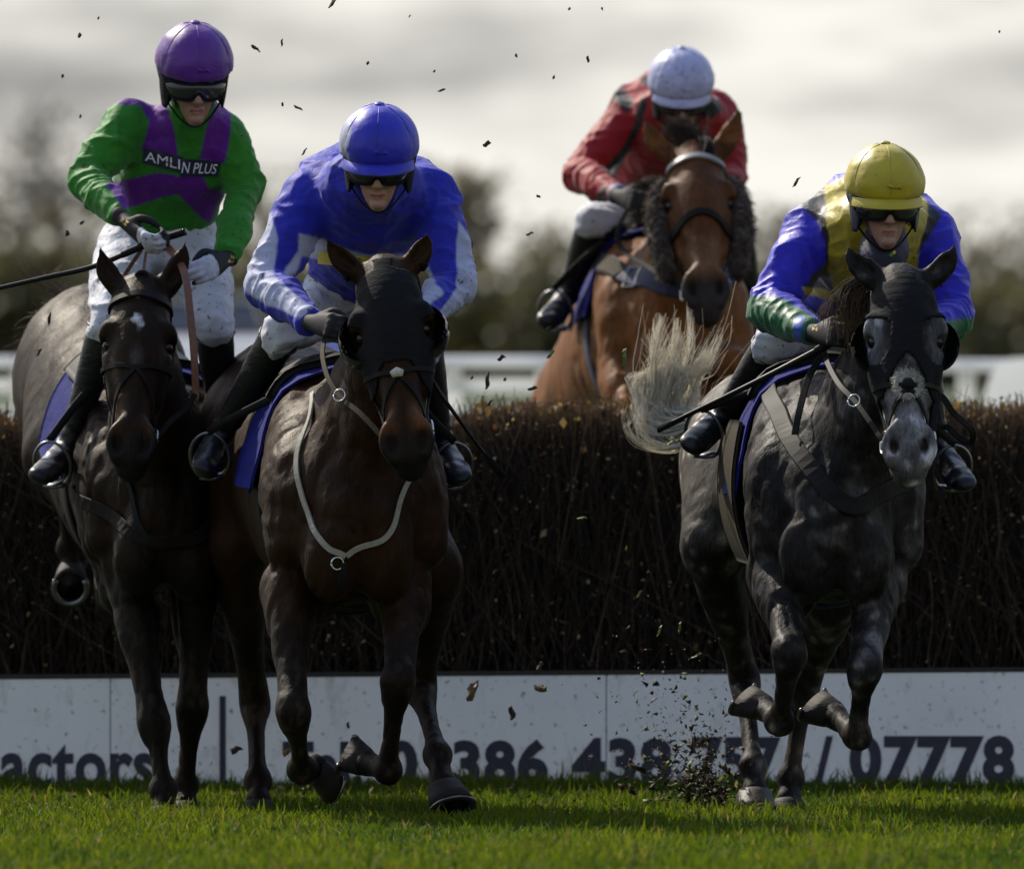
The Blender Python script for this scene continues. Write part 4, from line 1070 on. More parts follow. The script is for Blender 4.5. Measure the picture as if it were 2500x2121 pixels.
def girth_ring(name, hz, s, width, mat, parent, off=.006):
    T = np.array(hz['T']); c = np.array([np.interp(s, np.arange(len(T)), T[:, i]) for i in range(5)])
    ph = np.linspace(np.radians(60), np.radians(300), 40)
    q = c[:3] + np.outer(np.sin(ph) * c[3], hz['LAT']) + np.outer(np.cos(ph) * c[4], (0, 0, 1))
    q, nrm = hz['F'].project(q, off)
    v, f = ribbon(q, nrm, width, .008); return mesh_obj(name, v, f, mat, parent)

def stirrup(parent, centre, foot_dir, top, mat=None, w=.058, hgt=.075, strap_mat=None):
    """iron ring round the foot, its tread, and the leather it hangs on"""
    c = V3(centre); u = unit(np.cross(foot_dir, (0, 0, 1))); up = unit(np.cross(u, foot_dir))
    a = np.radians(np.linspace(-55, 235, 30))
    pth = c + np.outer(np.cos(a) * w, u) + np.outer(np.sin(a) * hgt, up)
    r = np.interp(np.abs(np.linspace(-1, 1, 30)), [0, 1], [.005, .0085])
    ir = mesh_obj('stirrup_iron', *tube(pth, r, 8, foot_dir), mat or M_DARKMETAL, parent)
    v, f = ribbon(np.array([pth[0], (pth[0] + pth[-1]) / 2 - up * .004, pth[-1]]), np.tile(up, (3, 1)), .042, .012); mesh_obj('stirrup_tread', v, f, M_DARKMETAL, parent)
    ptop = c + up * hgt
    q = catmull([ptop + up * .004, (ptop + V3(top)) / 2 + u * .01, V3(top)], 6)
    v, f = ribbon(q, np.tile(np.cross(unit(V3(top) - ptop), (0, 1, 0)) * .0 + V3((0.2, -1, .1)), (len(q), 1)), .026, .007)
    mesh_obj('stirrup_leather', v, f, strap_mat or M_LEATHER, parent)

def bridle(hz, brow=True, brow_mat=None, nose='cross', nose_z=-.30, pad=None):
    H, F, root = hz['H'], hz['F'], hz['root']
    br = surf_strap('bridle', F, [H(-.095, .05, -.30), H(-.10, .06, -.16), H(-.088, .06, -.03), H(-.03, .06, .045), H(.03, .06, .045), H(.088, .06, -.03), H(.10, .06, -.16), H(.095, .05, -.30)], .022, .006, M_LEATHER, root)
    if brow: surf_strap('browband', F, [H(-.10, .05, -.045), H(-.085, -.05, -.052), H(-.045, -.09, -.045), H(0, -.1, -.04), H(.045, -.09, -.045), H(.085, -.05, -.052), H(.10, .05, -.045)], .027, .009, brow_mat or M_LEATHER, br)
    for sx in (-1, 1):
        surf_strap('cheekpiece', F, [H(sx * .095, .05, -.28), H(sx * .08, .05, -.38), H(sx * .062, .02, -.47)], .016, .005, M_LEATHER, br)
        c = H(sx * .066, .025, -.495); v, f = ring(c, hz['HM'][0] + .3 * hz['HM'][1], .034, .034, .0045); mesh_obj('bit_ring', v, f, M_METAL, br)
        v, f = tube([H(sx * .05, .02, -.49), H(sx * .075, .028, -.497)], .007, 8); mesh_obj('bit_mouthpiece', v, f, M_METAL, br)
        hz['bit%d' % sx] = c
    if nose == 'cross':
        for sx in (-1, 1):
            surf_strap('noseband', F, [H(0, -.1, nose_z - .01), H(sx * .05, -.06, nose_z + .012), H(sx * .085, .02, nose_z + .035), H(sx * .09, .08, nose_z + .05)], .016, .006, M_LEATHER, br)
            surf_strap('noseband', F, [H(0, -.1, nose_z - .008), H(sx * .045, -.06, nose_z - .06), H(sx * .058, .0, nose_z - .125), H(sx * .045, .06, nose_z - .17)], .015, .006, M_LEATHER, br)
    else:
        surf_strap('noseband', F, [H(-.075, .09, nose_z - .02), H(-.08, .03, nose_z - .015), H(-.05, -.06, nose_z + .01), H(0, -.1, nose_z + .022), H(.05, -.06, nose_z + .01), H(.08, .03, nose_z - .015), H(.075, .09, nose_z - .02)], .026, .010, M_LEATHER, br)
    return br

# --- A: figure-of-eight noseband, browband, orange-brown rein
A = HORSE['A']; H = A['H']
br = bridle(A)
free_strap('rein', [P(372, 585, 35.08), P(405, 600, 34.98), P(448, 660, 34.85), P(464, 760, 34.76), P(474, 870, 34.72), P(478, 955, 34.72), P(476, 975, 34.72)], .024, .004, M_BROWNLEATHER, br, (0.1, -1, .1))
free_strap('rein_end', [P(477, 962, 34.72), P(450, 1000, 34.70), P(415, 1030, 34.66), A['bit1']], .02, .005, M_LEATHER, br, (.2, -1, .2))
free_strap('rein', [P(360, 600, 35.06), P(352, 650, 34.99), P(346, 690, 34.98)], .016, .004, M_BROWNLEATHER, br, (1, -.4, 0))
free_strap('rein', [P(345, 610, 35.1), P(318, 650, 35.1), P(292, 690, 35.1)], .014, .004, M_BROWNLEATHER, br, (.4, -1, 0))
free_strap('rein', [P(380, 590, 35.1), P(420, 610, 35.02), P(432, 660, 35.0), P(425, 720, 35.0)], .014, .004, M_BROWNLEATHER, br, (1, -.6, 0))
body_sheet('saddle_cloth', A, 1.75, 2.9, -88, 88, .010, .008, M_CLOTH, A['root'], flare=.03)
sd = body_sheet('saddle', A, 1.95, 2.8, -44, 44, .020, .022, M_LEATHER, A['root'])
girth_ring('girth', A, 2.1, .10, M_LEATHER, A['root'])
surf_strap('breastgirth', A['F'], [P(215, 1190, 35.4), P(255, 1250, 35.1), P(330, 1310, 34.9), P(420, 1340, 34.85), P(500, 1310, 34.95), P(560, 1230, 35.2)], .042, .005, simple('brown_breastgirth', (.012, .008, .006), .7, .3, 50, spec=.1), A['root'], 8)
surf_strap('martingale_strap', A['F'], [P(236, 1000, 35.2), P(262, 1120, 35.05), P(300, 1230, 34.95), P(360, 1330, 34.85)], .018, .006, M_LEATHER, A['root'], 8)
def tail_a(u, g):
    return [P(240, 800, 36.98), P(190 - 40 * u, 720 + 60 * u, 37.1), P(120 - 20 * u, 660 + 150 * u, 37.15), P(75 + 60 * g.random(), 625 + 200 * u, 37.15)]
hair('tail', strand_paths(tail_a, 260, .07, 61, 5, 12, .4), .0011, M_HAIRBROWN, A['root'], 61)
# forelock plait
v, f = ring(H(0, -.035, .035), (0, -1, .2), .016, .014, .008, n=16); mesh_obj('forelock_plait', v, f, M_HOOD, A['root'])

# --- B: hood, eye cups, pale breastplate
B = HORSE['B']; H = B['H']; l = B['loc']
near = (np.abs(l[:, 0]) < .16) & (l[:, 1] < .16)
edge = -.315 + .18 * np.abs(l[:, 0]) * 0 - .10 * ss(np.abs(l[:, 0]), .03, .10)
eye_d = np.hypot((l[:, 1] + .012) / 1.0, l[:, 2] + .197)
mask = near & (l[:, 2] > edge) & (l[:, 2] < .022 + .01 * (np.abs(l[:, 0]) < .03)) & ~((eye_d < .035) & (np.abs(l[:, 0]) > .06)) & ~((np.abs(np.abs(l[:, 0]) - .066) < .036) & (l[:, 2] > -.012))
v, f = submesh(B['v'], B['f'], mask, B['F'], .002, .004)
hood = mesh_obj('hood', v, f, M_HOOD, B['root'])
def eye_cup(hz, sx, mat, parent, r=.062, cut=.35):
    H, HM, sc = hz['H'], hz['HM'], hz['sc']
    n1, n2 = 22, 9; out = []
    ax = unit(HM[0] * sx * 1.0 - HM[1] * .15); uu = unit(np.cross(HM[2], ax)); vv_ = np.cross(ax, uu)
    c = H(sx * .088, .008, -.197)
    for layer in (0, .004):
        for i in range(n2):
            th = np.pi / 2 * (1 - i / (n2 - 1) * (1 - .08)); rr = r - layer
            for j in range(n1):
                a = 2 * np.pi * j / n1
                out.append(c + ax * rr * math.cos(th) * .95 + rr * math.sin(th) * (math.cos(a) * uu + math.sin(a) * vv_ * 1.12))
    f = []
    fa = -HM[1]                                                            # open towards the front so the horse can see ahead
    for L_ in (0, 1):
        o = L_ * n1 * n2
        for i in range(n2 - 1):
            for j in range(n1):
                q = [o + i * n1 + j, o + i * n1 + (j + 1) % n1, o + (i + 1) * n1 + (j + 1) % n1, o + (i + 1) * n1 + j]
                m = np.mean([out[x] for x in q], 0) - c
                if (m @ fa) > cut * r: continue
                f.append(q if L_ == 0 else q[::-1])
    o = mesh_obj('eye_cup', np.array(out), f, mat, parent)
    return o
for sx in (-1, 1): eye_cup(B, sx, M_PLASTIC, hood, .080, .40)
br = bridle(B, brow=False, nose='cross', nose_z=-.345)
mesh_obj('noseband_pad', *tube(B['F'].project([H(-.022, -.1, -.355), H(0, -.1, -.35), H(.022, -.1, -.355)], .006)[0], [.012, .017, .012], 8, hint=(0, 0, 1)), M_WOOL, br)
bp_pts = [(739, 927, 34.02), (728, 990, 33.85), (723, 1108, 33.8), (730, 1199, 33.72), (753, 1276, 33.66), (794, 1335, 33.58), (849, 1378, 33.48)]
bs = surf_strap('breastplate', B['F'], [P(*p) for p in bp_pts], .019, .006, M_WEBBING, B['root'], 6)
surf_strap('breastplate_strap', B['F'], [P(*p) for p in [(1000, 1080, 33.9), (988, 1190, 33.72), (989, 1250, 33.66), (972, 1298, 33.6), (912, 1346, 33.55), (853, 1378, 33.48)]], .018, .006, M_WEBBING, bs, 6)
q, g_ = B['F'].project([P(851, 1389, 33.45)], .008); mesh_obj('breastplate_ring', *ring(q[0], g_[0], .019, .019, .0035), M_METAL, bs)
surf_strap('breastplate_strap', B['F'], [P(850, 1400, 33.5), P(853, 1440, 33.5), P(858, 1480, 33.55)], .026, .008, M_LEATHER, bs, 5)
free_strap('rein', [P(798, 805, 33.9), P(787, 860, 33.74), P(800, 920, 33.6), P(832, 970, 33.5), P(880, 1010, 33.4), B['bit-1']], .016, .005, M_OLIVEWEB, br, (-.3, -1, .2))
mesh_obj('rein_ring', *ring(P(829, 965, 33.49), (-.4, -1, .3), .019, .019, .003), M_METAL, br)
body_sheet('saddle_cloth', B, 1.75, 2.75, -90, 90, .010, .008, M_CLOTH, B['root'], flare=.05)
body_sheet('saddle', B, 1.9, 2.8, -46, 46, .020, .022, M_LEATHER, B['root'])
girth_ring('girth', B, 2.1, .10, M_LEATHER, B['root'])

# --- D: blinkered hood, wool nose pad, wide breastgirth, cream tail
D = HORSE['D']; H = D['H']; l = D['loc']
near = (np.abs(l[:, 0]) < .16) & (l[:, 1] < .12)
edge = -.275 - .11 * ss(np.abs(l[:, 0]), .0, .085)
hole = np.hypot((l[:, 1] + .035) / 1.05, (l[:, 2] + .205) / 1.25)
mask = near & (l[:, 2] > edge) & (l[:, 2] < .010) & ~((hole < .052) & (np.abs(l[:, 0]) > .045)) & ~((np.abs(np.abs(l[:, 0]) - .066) < .036) & (l[:, 2] > -.02))
v, f = submesh(D['v'], D['f'], mask, D['F'], .002, .005)
hood = mesh_obj('hood', v, f, M_HOOD, D['root'])
for sx in (-1, 1): eye_cup(D, sx, M_HOOD, hood, .075, .25)
br = bridle(D, brow=False, nose='cross', nose_z=-.365)
g = np.random.default_rng(8); ps = []
for i in range(520):
    an = g.uniform(0, 2 * np.pi); c = H(.036 * math.cos(an) * g.uniform(.7, 1), -.1, -.368 + .025 * math.sin(an)); ps.append(c)
q, nr = D['F'].project(np.array(ps), .004); dr = unit(H(0, -.1, -.366) - H(0, 0, -.366))
ctr = H(0, -.085, -.366); outw = (q - ctr); outw /= np.linalg.norm(outw, axis=1)[:, None]
pp = np.stack([q + (nr * .4 + outw * .9 + g.normal(0, .3, q.shape)) * t * .022 for t in np.linspace(0, 1, 4)], 1)
hair('noseband_fleece', pp, .0016, hair_mat('fleece_hair', (.50, .47, .42), (.80, .77, .70)), br, 9)
q, nr = D['F'].project([H(0, -.1, -.366)], .01); th = np.linspace(0, 2 * np.pi, 17)[:-1]
uu = unit(np.cross(nr[0], (0, 0, 1))); ww = np.cross(nr[0], uu)
dv = np.vstack([q[0] + np.outer(np.cos(th) * .02, uu) + np.outer(np.sin(th) * .018, ww), q[0] + nr[0] * .012 + np.outer(np.cos(th) * .016, uu) + np.outer(np.sin(th) * .014, ww)])
mesh_obj('noseband_disc', dv, [[i, (i + 1) % 16, 16 + (i + 1) % 16, 16 + i] for i in range(16)] + [[16 + i for i in range(16)]], M_LEATHER, br)
surf_strap('breastgirth', D['F'], [P(*p) for p in [(1868, 930, 34.2), (1900, 1010, 34.0), (1925, 1060, 33.85), (1994, 1160, 33.6), (2080, 1214, 33.5), (2157, 1218, 33.55), (2215, 1180, 33.75), (2240, 1130, 33.95)]], .058, .005, M_LEATHER, D['root'], 8)
free_strap('rein', [P(2010, 850, 33.85), P(2022, 890, 33.72), P(2050, 940, 33.5), P(2092, 985, 33.38), D['bit-1']], .017, .005, M_LEATHER, br, (-.3, -1, .2))
free_strap('rein', [P(2012, 860, 33.95), P(1975, 920, 33.88), P(1952, 1000, 33.8), P(1940, 1060, 33.75)], .022, .005, M_LEATHER, br, (-.3, -1, .2))
free_strap('rein', [D['bit1'], P(2292, 968, 33.3), P(2330, 1010, 33.32), P(2372, 1048, 33.4), P(2372, 1078, 33.45), P(2345, 1070, 33.5), P(2318, 1045, 33.5), P(2295, 1035, 33.55), P(2286, 985, 33.6)], .02, .005, M_LEATHER, br, (.2, -1, .2))
mesh_obj('rein_ring', *ring(P(2085, 978, 33.36), (-.4, -1, .3), .019, .019, .003), M_METAL, br)
body_sheet('saddle_cloth', D, 1.75, 2.6, -94, 94, .010, .008, M_CLOTH, D['root'], flare=.03)
body_sheet('saddle', D, 1.9, 2.8, -46, 46, .020, .022, M_LEATHER, D['root'])
body_sheet('weight_cloth', D, 2.05, 2.75, -128, -60, .026, .012, M_OLIVEWEB, D['root'])
girth_ring('girth', D, 2.25, .05, M_NAVYWEB, D['root'], .012)
def tail_d(u, g):
    hgt = 760 + 110 * abs(math.sin(u * 9.7 + 1)) + 30 * g.random()
    return [P(1808, 985, 35.55), P(1752, 1008, 35.7), P(1672 - 14 * u + g.normal(0, 9), 1052 - 60 * (1 - u) * g.random() + g.normal(0, 8), 35.8), P(1588 + 120 * u ** 1.5 + g.normal(0, 7), 1012 - 30 * u + g.normal(0, 12), 35.83),
            P(1572 + 140 * u + 16 * math.sin(u * 17), 935 + 20 * math.sin(u * 11), 35.82), P(1586 + 150 * u + 14 * math.sin(u * 23), (hgt + 935) / 2, 35.8), P(1572 + 205 * u + 22 * math.sin(u * 31), hgt, 35.78)]
ta = np.concatenate([strand_paths(tail_d, 520, .022, 71, 4, 30, .2), strand_paths(tail_d, 140, .05, 77, 4, 60, .5)])
def tail_d2(u, g):
    return [P(1804, 988, 35.55), P(1730, 1015, 35.7), P(1640, 1064 - 40 * u, 35.78), P(1572 + 30 * u, 1048 - 50 * u, 35.82), P(1556 + 30 * g.random(), 1000 - 70 * u, 35.85), P(1566 + 40 * g.random(), 960 - 60 * u, 35.85), P(1600 + 60 * u + 20 * g.random(), 925 - 30 * u, 35.85)]
tb = strand_paths(tail_d2, 260, .026, 72, 4, 22, .25)
def tail_d3(u, g):
    return [P(1804, 988, 35.55), P(1750, 1030, 35.68), P(1690, 1070 + 15 * u, 35.75), P(1620, 1075 + 20 * u, 35.8), P(1568, 1050 + 20 * u, 35.8), P(1552, 1000 + 30 * u, 35.8), P(1562, 950 + 60 * u, 35.8)]
tc_ = strand_paths(tail_d3, 60, .03, 74, 4, 14, .4)
hair('tail', np.concatenate([ta, tb, tc_]), .0012, M_TAILCREAM, D['root'], 71)
def mane_d(u, g):
    b = P(2150 + 50 * u, 700 + 20 * u, 33.60)
    return [b, b + (-.03, .01, .02), b + (-.085, .01, .012 - .03 * u), b + (-.125, .0, -.045 - .03 * u), b + (-.135 + .03 * g.random(), 0, -.10 - .05 * u)]
hair('mane', strand_paths(mane_d, 420, .030, 73, 4, 30, .5), .0014, M_HAIRBROWN, D['root'], 73)

# --- C: sheepskin cheekpieces, plain noseband, wild mane
C = HORSE['C']; H = C['H']
br = bridle(C, brow_mat=simple('grey_browband', (.20, .19, .18), .5), nose='plain', nose_z=-.30)
for sx in (-1, 1):
    Fs = Field(H(sx * .12, .1, -.5) - .22, H(sx * .12, .1, -.1) + .22, .008)
    Fs.chain([np.r_[H(sx * .108, .03, -.09), .030, .035], np.r_[H(sx * .128, .035, -.16), .040, .05], np.r_[H(sx * .128, .04, -.28), .042, .055], np.r_[H(sx * .115, .05, -.40), .034, .045]], C['HM'][0], .02, 4)
    v, f = Fs.mesh(); nrm = Fs.grad(v); v = v + nrm * (.007 * vnoise(v * 55) + .005 * vnoise(v * 110))[:, None]
    sh = mesh_obj('sheepskin_cheekpiece', v, f, M_SHEEP, br)
    g = np.random.default_rng(80 + sx); k = g.choice(len(v), 1500); b0 = v[k]
    pp = np.stack([b0 + (nrm[k] * .8 + g.normal(0, .45, b0.shape)) * t * .014 for t in np.linspace(0, 1, 4)], 1)
    hair('fleece', pp, .0012, M_HAIRBROWN, sh, 82)
def lock_c(u, g):
    b = H(-.045 + .09 * u, .03, .015)
    return [b, b + (-.005, .02, .03), b + (-.015 - .05 * (1 - u) + .02 * g.random(), .03, .075 + .04 * g.random()), b + (-.03 - .09 * (1 - u) + .05 * g.random(), .03, .085 + .07 * g.random())]
def mane_c(u, g):
    b = H(-.06, .10, -.02 - .20 * u)
    return [b, b + (-.05, .02, .03), b + (-.10 - .02 * g.random(), .02, .035), b + (-.13 - .04 * g.random(), .02, .0 + .05 * g.random())]
def fore_c(u, g):
    b = H(-.005 + .03 * u, -.01, .03)
    return [b, b + (.02, -.03, .035), b + (.035, -.06, .01), b + (.03, -.075, -.03)]
hair('mane', np.concatenate([strand_paths(lock_c, 400, .024, 83, 4, 22, .45), strand_paths(mane_c, 400, .024, 84, 4, 22, .45)]), .0020, M_HAIRDARK, C['root'], 83)
hair('forelock', strand_paths(fore_c, 220, .010, 85, 4, 8, .3), .0015, M_HAIRDARK, C['root'], 85, tone=np.zeros(220))
bg_ = surf_strap('breastgirth', C['F'], [P(*p) for p in [(1462, 640, 39.4), (1500, 655, 39.1), (1545, 670, 38.95), (1640, 690, 38.9), (1740, 690, 38.95), (1800, 660, 39.2)]], .075, .010, M_NAVYWEB, C['root'], 8)
surf_strap('breastgirth_strap', C['F'], [P(1455, 636, 39.4), P(1480, 646, 39.2), P(1512, 658, 39.02)], .07, .010, M_OLIVEWEB, bg_, 5, off=.012)
q, nr = C['F'].project([P(1528, 664, 38.95)], .014); uu = unit(np.cross(nr[0], (0, 0, 1)))
bx = [q[0] + uu * a * .028 + np.cross(nr[0], uu) * b_ * .04 for a, b_ in ((-1, -1), (1, -1), (1, 1), (-1, 1), (-1, -1))]
mesh_obj('buckle', *tube(np.array(bx), .005, 6), M_METAL, bg_)
free_strap('rein', [P(1545, 490, 38.9), P(1510, 560, 38.88), P(1520, 610, 38.85), P(1580, 650, 38.7), C['bit-1']], .018, .005, M_LEATHER, br, (-.3, -1, .2))
body_sheet('saddle_cloth', C, 1.7, 2.6, -84, 84, .010, .008, M_CLOTH, C['root'], flare=.05)
body_sheet('saddle', C, 1.9, 2.8, -46, 46, .020, .022, M_LEATHER, C['root'])
girth_ring('girth', C, 2.1, .09, M_NAVYWEB, C['root'])

# ------------------------------------------------------------------ jockeys
def glove(name, wrist, knuck, across, curl, parent, closed=1.0, white=True, scale=1.0):
    """hand with palm, four fingers of unequal length and a thumb; across points from index to little finger, curl is where the palm faces"""
    w, k = V3(wrist), V3(knuck); f = unit(k - w); s = V3(across); s = unit(s - (s @ f) * f); n = V3(curl); n = unit(n - (n @ f) * f - (n @ s) * s)
    S = scale; Fh = Field(np.minimum(w, k) - .12, np.maximum(w, k) + .12, .005)
    Fh.chain([np.r_[w - f * .035, .033 * S, .027 * S], np.r_[w, .027 * S, .024 * S], np.r_[w + (k - w) * .55, .038 * S, .021 * S], np.r_[k, .040 * S, .017 * S]], s, .012, 4)
    ln = (.040, .045, .042, .033)
    for i in range(4):
        a = k + s * (i - 1.5) * .0195 * S + f * (.004 if i in (1, 2) else -.002)
        th = np.cumsum([.35 * closed + .15, 1.15 * closed + .1, 1.1 * closed + .1]); L = ln[i] * S
        pts = [a]
        for j, (t, q) in enumerate(zip(th, (1.0, .72, .55))): pts.append(pts[-1] + L * q * (f * math.cos(t) + n * math.sin(t)))
        Fh.chain([np.r_[p_, r_, r_] for p_, r_ in zip(pts, np.array((.0108, .0102, .0095, .0078)) * S)], s, .006, 3)
        Fh.ell(a - n * .006, np.array((.011, .011, .009)) * S, k=.008)
    t0 = w + (k - w) * .35 - s * .026 * S + n * .008
    t1 = t0 + S * (.036 * f - .022 * s + .016 * n); t2 = t1 + S * (.030 * f + .010 * s * closed + .022 * n * closed); t3 = t2 + S * (.018 * f + .016 * s * closed + .01 * n)
    Fh.chain([np.r_[t0, .016, .016], np.r_[t1, .0135, .0135], np.r_[t2, .0115, .0115], np.r_[t3, .009, .009]], s, .012, 3)
    v, fc = Fh.mesh()
    col = np.tile(V3((.012, .012, .013)), (len(v), 1))
    if white:
        d = (v - k) @ f; b = -(v - k) @ n
        col = mixc(col, (.42, .43, .48), ((d > -.040) & (b > -.012 - .5 * np.maximum(d, 0))).astype(float))
    return mesh_obj(name, v, fc, M_GLOVE, parent, col=col)

def make_jockey(sp):
    O = P(*sp['head'][:3]); Rm = rot(*sp['rot']); hs = sp.get('hs', 1.0)
    h = lambda x, y, z: O + hs * (Rm @ V3((x, y, z))); HX, HY_, HZ = Rm.T
    tor = [np.r_[P(*t[:3]), t[3], t[4]] for t in sp['torso']]
    arms = [[P(*q) for q in a] for a in sp['arms']]; legs = [[P(*q) for q in a] for a in sp['legs']]
    hip = tor[0][:3]; base = hip.copy(); base[2] -= .3
    root = thing('jockey', sp['label'], 'person', base)
    allp = np.array([t[:3] for t in tor] + sum(arms, []) + sum(legs, []) + [O])
    X = (1, 0, 0)
    # --- body: one skin from head to feet
    F = Field(allp.min(0) - .17, allp.max(0) + .19, .0062)
    F.chain([np.r_[t[:3], t[3] * .62, t[4] * .62] for t in tor], X, .03, 3)
    for a in arms:
        F.chain([np.r_[tor[-3][:3], .045, .045], np.r_[a[0], .036, .036]], X, .02, 3); F.chain([np.r_[a[0], .036, .036], np.r_[a[1], .030, .030]], X, .01, 3); F.chain([np.r_[a[1], .030, .030], np.r_[a[2], .024, .024]], X, .01, 3)
    for a in legs:
        F.chain([np.r_[a[0], .052, .052], np.r_[a[1], .040, .040]], X, .01, 3); F.chain([np.r_[a[1], .040, .040], np.r_[a[2], .024, .024]], X, .01, 3); F.chain([np.r_[a[2] + unit(a[2] - a[1]) * .015, .018, .018], np.r_[a[2] + (a[3] - a[2]) * .6 + unit(a[2] - a[1]) * .024, .012, .012]], X, .01, 3)
    nb = tor[-1][:3]
    F.chain([np.r_[nb, .058, .058], np.r_[h(0, .035, -.13), .052, .055], np.r_[h(0, .02, -.06), .055, .06]], HX, .025, 3)
    Hr = lambda rows: [np.r_[h(x, y, z), np.array((a, b)) * hs] for x, y, z, a, b in rows]
    F.ell(h(0, .01, .005), V3((.082, .103, .095)) * hs, Rm.T, .02)
    F.chain(Hr([(0, -.045, -.03, .070, .062), (0, -.050, -.085, .064, .052), (0, -.055, -.135, .050, .042), (0, -.066, -.172, .030, .028)]), HX, .025, 4)
    F.ell(h(0, -.092, -.172), V3((.019, .015, .014)) * hs, Rm.T, .015)                                  # chin
    F.chain(Hr([(0, -.104, -.050, .010, .011), (0, -.116, -.080, .011, .013), (0, -.127, -.103, .013, .013)]), HX, .010, 3)    # nose
    for sx in (-1, 1):
        F.ell(h(sx * .011, -.116, -.108), V3((.009, .010, .008)) * hs, Rm.T, .006)
        F.ell(h(sx * .040, -.083, -.092), V3((.018, .014, .015)) * hs, Rm.T, .018)                      # cheek bones
        F.ell(h(sx * .033, -.100, -.064), V3((.020, .012, .013)) * hs, Rm.T, .012, 'sub')               # eye sockets
        F.ell(h(sx * .086, .0, -.075), V3((.012, .022, .03)) * hs, Rm.T, .01)                           # ears
    F.chain(Hr([(-.020, -.094, -.137, .005, .004), (0, -.104, -.134, .005, .0048), (.020, -.094, -.137, .005, .004)]), HX, .007, 3)
    F.chain(Hr([(-.016, -.094, -.146, .005, .0045), (0, -.103, -.147, .005, .0055), (.016, -.094, -.146, .005, .0045)]), HX, .007, 3)
    mo = .004 if not sp.get('grin') else .006
    F.chain(Hr([(-.024, -.106, -.1405, .004, .003), (0, -.116, -.1405, .004, mo), (.024, -.106, -.1405, .004, .003)]), HX, .004, 3, 'sub')
    v, f = decimate(*F.mesh(), .45); l = (v - O) @ Rm / hs
    col = np.tile(V3(sp.get('skin', (.46, .27, .19))), (len(v), 1))
    lip = (np.abs(l[:, 2] + .1405) < .0095) & (np.abs(l[:, 0]) < .024) & (l[:, 1] < -.095)
    col = mixc(col, (.36, .14, .12), lip * .55)
    col = mixc(col, (.07, .025, .02), (np.abs(l[:, 2] + .1405) < .0036) * (np.abs(l[:, 0]) < .021) * (l[:, 1] < -.088) * .85)
    col = mixc(col, (.10, .04, .03), (np.hypot(np.abs(l[:, 0]) - .010, l[:, 2] + .114) < .005) * (l[:, 1] < -.1) * .7)
    col = mixc(col, V3(sp.get('skin', (.46, .27, .19))) * (1.08, .78, .75), ss(np.hypot((np.abs(l[:, 0]) - .042) / 1.4, l[:, 2] + .105), .022, .006) * (l[:, 1] < -.05) * .8)
    mesh_obj('body', v, f, M_SKIN, root, col=col)
    if sp.get('grin'):
        tp = np.array([h(x, -.1025 + abs(x) * .4, -.1400) for x in np.linspace(-.011, .011, 7)]); mesh_obj('teeth', *tube(tp, .0045, 6, HY_, .6), M_WHITEPRINT, root)
    # --- silks
    F = Field(allp.min(0) - .17, allp.max(0) + .19, .0061)
    F.chain(tor[:-1], X, .035, 4)
    F.chain([tor[-2], np.r_[nb, .075, .07]], X, .05, 3)
    if 'back' in sp: F.chain([np.r_[P(*t[:3]), t[3], t[4]] for t in sp['back']], X, .07, 3)
    rr = sp.get('sleeve', ((.082, .074, .066, .056, .042),) * 2)
    for a, q in zip(arms, rr):
        lp = lambda i, t: a[i] + (a[i + 1] - a[i]) * t
        st = [np.r_[a[0], q[0], q[0]], np.r_[lp(0, .5), q[1], q[1]], np.r_[lp(0, .93), q[2], q[2]], np.r_[lp(1, .12) , q[2] * .97, q[2] * .97], np.r_[lp(1, .5), q[3], q[3]], np.r_[lp(1, 1.0), q[4], q[4]]]
        F.chain(st, X, .045, 3)
        el = a[1] + unit(a[1] - (a[0] + a[2]) / 2) * .012; F.ell(el, (q[2] * .8,) * 3, k=.03)
    v, f = F.mesh(); nrm = F.grad(v)
    # gathered folds: rings round the sleeves near the elbow, pulled creases across the chest
    d = .0022 * vnoise(v * (14, 14, 24)) + .0008 * vnoise(v * (38, 30, 52) + 9)
    for a in arms:
        for i in (0, 1):
            ax = unit(a[i + 1] - a[i]); rel = v - a[i]; t = rel @ ax; rad = np.linalg.norm(rel - np.outer(t, ax), axis=1); Ls = np.linalg.norm(a[i + 1] - a[i])
            near = ss(rad, .13, .085) * ss(t, -.02, .05) * ss(t, Ls + .04, Ls - .02)
            wv = np.sin(t * 52 + 3.2 * vnoise(v * 9) + 2.5 * vnoise(v * 5 + 3) + 1.5 * vnoise(v * 17 + 8)); ridg = 1 - np.abs(wv) ** .7
            d = d + near * (.0065 * (ridg - .45)) * (.35 + .65 * ss(np.abs(t - (Ls if i == 0 else 0)), .22, .05))
    w1 = v + .03 * np.stack([vnoise(v * 9), vnoise(v * 9 + 5), vnoise(v * 9 + 11)], 1)
    for fr, am, of in (((6, 5, 8), .010, 4), ((9, 7, 5), .007, 21), ((15, 12, 20), .0044, 13)):
        rg = 1 - np.abs(vnoise(w1 * fr + of)) * 2.2; d = d + am * np.clip(rg, 0, 1) ** 1.5
    d = d - d.mean()
    px, py = to_px(v); v = v + nrm * d[:, None]
    col = np.mean([sp['silk'](v, px + 2.4 * math.cos(a_), py + 2.4 * math.sin(a_)) for a_ in np.arange(6) * 1.047], 0)
    silk = mesh_obj('silks', v, f, sp.get('silk_mat', M_SILK), root, col=col)
    bvh = BVHTree.FromPolygons([tuple(x) for x in v], [tuple(x) for x in f.tolist()])
    # --- breeches
    F = Field(allp.min(0) - .17, allp.max(0) + .17, .0095)
    F.chain([np.r_[t[:3], t[3] * .93, t[4] * .93] for t in tor[:2]], X, .03, 3)
    F.ell(hip, (.17, .14, .12), k=.05)
    th = sp.get('thigh', .088)
